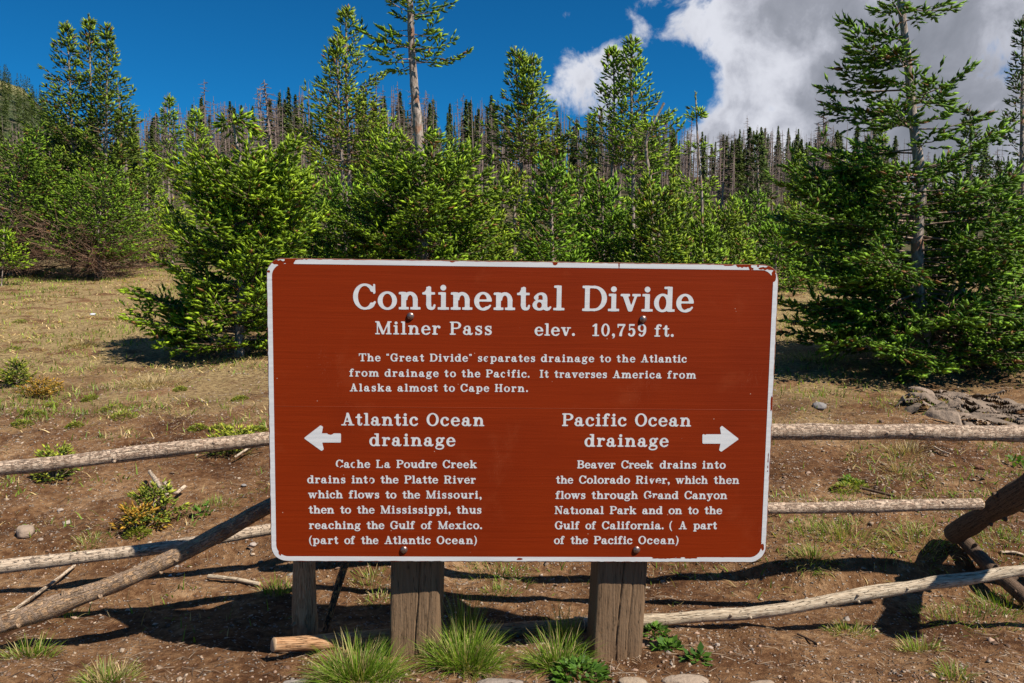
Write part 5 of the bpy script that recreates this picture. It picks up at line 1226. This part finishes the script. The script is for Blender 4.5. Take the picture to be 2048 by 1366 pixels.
herb(1160, 1352, .075, .035, 260, 'leafy green weeds at the foot of the right sign post', GG, .024)
herb(1335, 1298, .03, .02, 60, 'broad toothed leaf weed right of the right sign post, lower end', GG, .028)
herb(1312, 1268, .035, .03, 120, 'clump of small green leaves against the right sign post', GG, .018)
herb(1395, 1322, .025, .02, 40, 'single broad leaf weed on bare soil right of the right sign post', GG, .03)
herb(1700, 965, .04, .03, 90, 'bright round leaved plant above the lower right rail', [(.12, .22, .02), (.16, .26, .04)], .018)
herb(2030, 930, .04, .05, 30, 'broad leaved green plant at the right edge', [(.11, .20, .03)], .035)
herb(405, 1030, .03, .06, 30, 'upright green leaf beside the spruce sprig', [(.12, .22, .03)], .03)

# spruce seedlings
def seedling(px, row, H, label, seed, yellow=.5, name='spruce_seedling', n=16, r=.8, orange=False):
    g = pix_ground(px, row); t = Tree(seed, .036, 8, sp=.03, ss=.02, tipmix=yellow, base=(.07, .10, .02), tip=(.30, .28, .04) if not orange else (.34, .16, .03))
    Q = t.stem([g - [0, 0, .02], g + [0.01, 0, H]], .005, .002, 5, 0); t.zone(Q, .1, .95, n, H * r, H * .25, .2, .8, foliate=.05, curl=.3); t.leader(Q, .8)
    t.finish(name, label, g, cat='plant')
seedling(305, 1040, .125, 'scruffy low spruce sprig with orange tipped twigs between the left rails', 81, .35, n=13, r=1.25)
seedling(270, 1062, .08, 'dying orange spruce twig at the foot of the scruffy sprig', 82, .9, orange=True, n=8, r=1.2)
seedling(112, 960, .13, 'small spruce seedling behind the top left rail', 83, .4, n=20)
seedling(33, 772, .17, 'small round spruce seedling at the left edge', 84, .3, n=22)
seedling(78, 792, .10, 'creeping orange tinted spruce sprig right of the small round seedling', 85, .8, orange=True, n=10, r=1.8)
seedling(470, 905, .10, 'yellowing spruce sprig lying above the top left rail', 86, .8, n=14, r=1.5)

# named rocks
def rock(px, row, wpx, label, flat=.6, seed=0, col=(.34, .26, .20), group=None, name='rock', asp=1.0):
    g = pix_ground(px, row); s_ = wpx / 2 * mpx(g[1]); r_ = np.random.default_rng(seed)
    nu, nv = 20, 14; U_, V_ = np.meshgrid(np.linspace(0, 2 * np.pi, nu, endpoint=False), np.linspace(-.5, .5, nv) * np.pi)
    d_ = np.stack([np.cos(V_) * np.cos(U_), np.cos(V_) * np.sin(U_), np.sin(V_)], -1)
    rad = np.ones(U_.shape)
    for _ in range(12):
        a = r_.normal(size=3); a /= np.linalg.norm(a); lim = r_.uniform(.62, .92); dt = d_ @ a; rad = np.where(dt * rad > lim, lim / np.maximum(dt, .05), rad)
    rad *= 1 + .03 * r_.normal(size=rad.shape); rad[0] = rad[0].mean(); rad[-1] = rad[-1].mean()
    P = d_ * rad[..., None] * [s_, s_ * asp, s_ * flat]; P = P + [0, 0, s_ * flat * .35]
    nc = nu; i = np.arange(nv - 1)[:, None] * nc; j = np.arange(nc)[None]; k2 = (j + 1) % nc
    m_ = MB(); m_.add(P, np.stack([i + j, i + k2, i + k2 + nc, i + j + nc], -1).reshape(-1, 4), np.array(col) * .98)
    o = m_.build(name, M_stone); o.location = g; o.rotation_euler = (0, 0, r_.uniform(-.4, .4)); return tag(o, label, 'rock', group)
rock(51, 1070, 42, 'rounded pale stone, largest on the soil at the left', .8, 1, (.36, .27, .20))
rock(135, 1048, 18, 'small light stone right of the largest left stone', .6, 2, (.42, .34, .28))
rock(82, 1080, 12, 'tiny stone just right of the largest left stone', .6, 3)
rock(120, 1022, 14, 'pale pebble below the top left rail', .6, 4, (.44, .36, .30))
rock(506, 1092, 18, 'bright pebble by the lower left corner of the sign', .6, 5, (.46, .38, .32))
rock(358, 1150, 11, 'small tan pebble above the log shadow', .7, 6)
rock(340, 1152, 8, 'tiny white pebble above the log shadow', .7, 7, (.5, .48, .48))
rock(488, 972, 12, 'grey pebble right of the spruce sprig', .6, 8, (.3, .28, .27))
rock(1265, 1368, 62, 'flat tan path edging stone at the bottom, left of two', .28, 9, (.36, .28, .20), asp=.7)
rock(1372, 1368, 105, 'flat tan path edging stone at the bottom, larger right of two', .22, 10, (.36, .28, .21), asp=.5)
rock(1000, 1370, 110, 'flat grey edging stone at the bottom between the grass tufts', .15, 11, (.30, .25, .21), asp=.5)
rock(592, 1368, 60, 'grey edging stone at the bottom left of the wide grass tuft', .22, 12, (.32, .28, .24), asp=.6)
rock(1520, 1370, 70, 'low edging stone at the bottom right of the two tan ones', .15, 13, (.34, .26, .19), asp=.5)
rock(186, 630, 12, 'small light stone on the left meadow', .5, 14, (.62, .64, .68))
rock(1435, 1290, 12, 'pale pebble right of the right sign post', .6, 15, (.46, .38, .32))
rock(1420, 1296, 14, 'pale angular pebble in the group right of the right sign post', .6, 16, (.44, .35, .29))
rock(1960, 938, 24, 'flat rusty brown stone between the right rails', .5, 17, (.20, .085, .04), asp=.6)
rock(1640, 815, 30, 'grey stone in the spruce shade right of the sign', .6, 18, (.25, .23, .22))
# rock outcrop: cracked plates
def outcrop():
    g0 = pix_ground(1985, 838); root = empty('rock_outcrop', tuple(g0)); tag(root, 'cracked grey brown rock outcrop beyond the top right rail', 'rock')
    r_ = np.random.default_rng(8); W_, D_ = .95, 1.5; nx_, ny_ = 150, 150
    k_ = 95; sd = np.stack([r_.uniform(-W_ / 2, W_ / 2, k_), r_.uniform(-D_ / 2, D_ / 2, k_)], 1); tl = r_.normal(size=(k_, 2)) * .22; hh = r_.uniform(.0, .05, k_); br = r_.uniform(.65, 1.25, k_)
    X_, Y_ = np.meshgrid(np.linspace(-W_ / 2, W_ / 2, nx_), np.linspace(-D_ / 2, D_ / 2, ny_)); wx = X_ + .018 * fbm(X_ * 7, Y_ * 5, 101, 3); wy = Y_ + .03 * fbm(X_ * 6, Y_ * 6, 102, 3)
    dd = np.sqrt(((wx[..., None] - sd[:, 0]) * 1.25) ** 2 + ((wy[..., None] - sd[:, 1]) * .9 + (wx[..., None] - sd[:, 0]) * .5) ** 2)
    o_ = np.argsort(dd, -1)[..., :2]; d1 = np.take_along_axis(dd, o_[..., :1], -1)[..., 0]; d2 = np.take_along_axis(dd, o_[..., 1:2], -1)[..., 0]; cid = o_[..., 0]
    e = np.clip((d2 - d1) / .012, 0, 1)
    env = 1 - np.sqrt((X_ / (W_ / 2)) ** 2 + (Y_ / (D_ / 2)) ** 2) + .25 * fbm(X_ * 4, Y_ * 4, 103, 3)
    z = hh[cid] + (wx - sd[cid, 0]) * tl[cid, 0] + (wy - sd[cid, 1]) * tl[cid, 1] + .10 * np.clip(env, 0, .6) + .006 * fbm(X_ * 30, Y_ * 30, 104, 3) - (1 - e) * .022
    z = z - .05 * sstep(-env, -.15, .1)
    gx_, gy_ = X_ + g0[0], Y_ + g0[1]; Z_ = terrain(gx_, gy_) + z - g0[2]
    for c in range(k_):
        m_ = (cid[:-1, :-1] == c) & (cid[1:, :-1] == c) & (cid[:-1, 1:] == c) & (cid[1:, 1:] == c) & (env[:-1, :-1] > .0)
        r2, c2 = np.where(m_)
        if len(r2) < 25: continue
        q_ = np.stack([r2 * nx_ + c2, r2 * nx_ + c2 + 1, (r2 + 1) * nx_ + c2 + 1, (r2 + 1) * nx_ + c2], 1); ids, inv = np.unique(q_, return_inverse=True)
        mb = MB(); P = np.stack([X_.ravel()[ids], Y_.ravel()[ids], Z_.ravel()[ids]], 1); mb.add(P, inv.reshape(-1, 4), np.array((.25, .185, .135)) * br[c]); mb.build('rock_plate', M_stone, root)
outcrop()
# loose sticks on the ground
def stick(P, r, name, label, mat_=None, seed=3, seg=.012):
    pts = []
    for px, row, up_ in P:
        g = pix_ground(px, row + up_ * 0); pts.append(g + [0, 0, up_])
    mats_ = mat_ or M_loggrey; o = wlog(np.array(pts), np.full(len(pts), r), name, mats_, None, .15, seg, 8, seed, 1, None, True, .003); return tag(o, label, 'stick')
stick([(418, 1162, .02), (470, 1166, .018), (520, 1174, .012)], .0085, 'stick', 'forked pale driftwood stick left of the fence post', M_logpale, 3)
stick([(15, 1235, .01), (80, 1195, .02), (150, 1140, .02)], .006, 'stick', 'thin grey branch on the ground at the left under the rails', M_loggrey, 4)
stick([(330, 985, .05), (350, 1000, .03), (370, 992, .05)], .008, 'stick', 'short curved grey root beside the scruffy sprig', M_loggrey, 5)
stick([(300, 968, .06), (318, 985, .04), (338, 1003, .02)], .011, 'stick', 'grey weathered root end above the scruffy sprig', M_loggrey, 6)
stick([(1720, 985, .02), (1750, 992, .02), (1790, 1000, .015)], .007, 'stick', 'dark twig resting just above the lower right rail', M_logdark, 7)
stick([(1595, 1272, .006), (1615, 1282, .008), (1636, 1292, .006)], .0035, 'stick', 'dark twig on the bare soil at the lower right', M_logdark, 8)
stick([(1868, 900, .02), (1885, 910, .02), (1900, 915, .02)], .005, 'stick', 'short pale twig below the top right rail', M_loggrey, 9)
stick([(2000, 1108, .01), (2030, 1110, .015), (2060, 1118, .01)], .005, 'stick', 'pale twig behind the leg at the right edge', M_loggrey, 10)
stick([(470, 925, .03), (500, 912, .05), (530, 906, .04)], .006, 'stick', 'twisted grey twig above the top left rail', M_loggrey, 12)
print('needle tris', NSH, 'objects', len(bpy.data.objects))
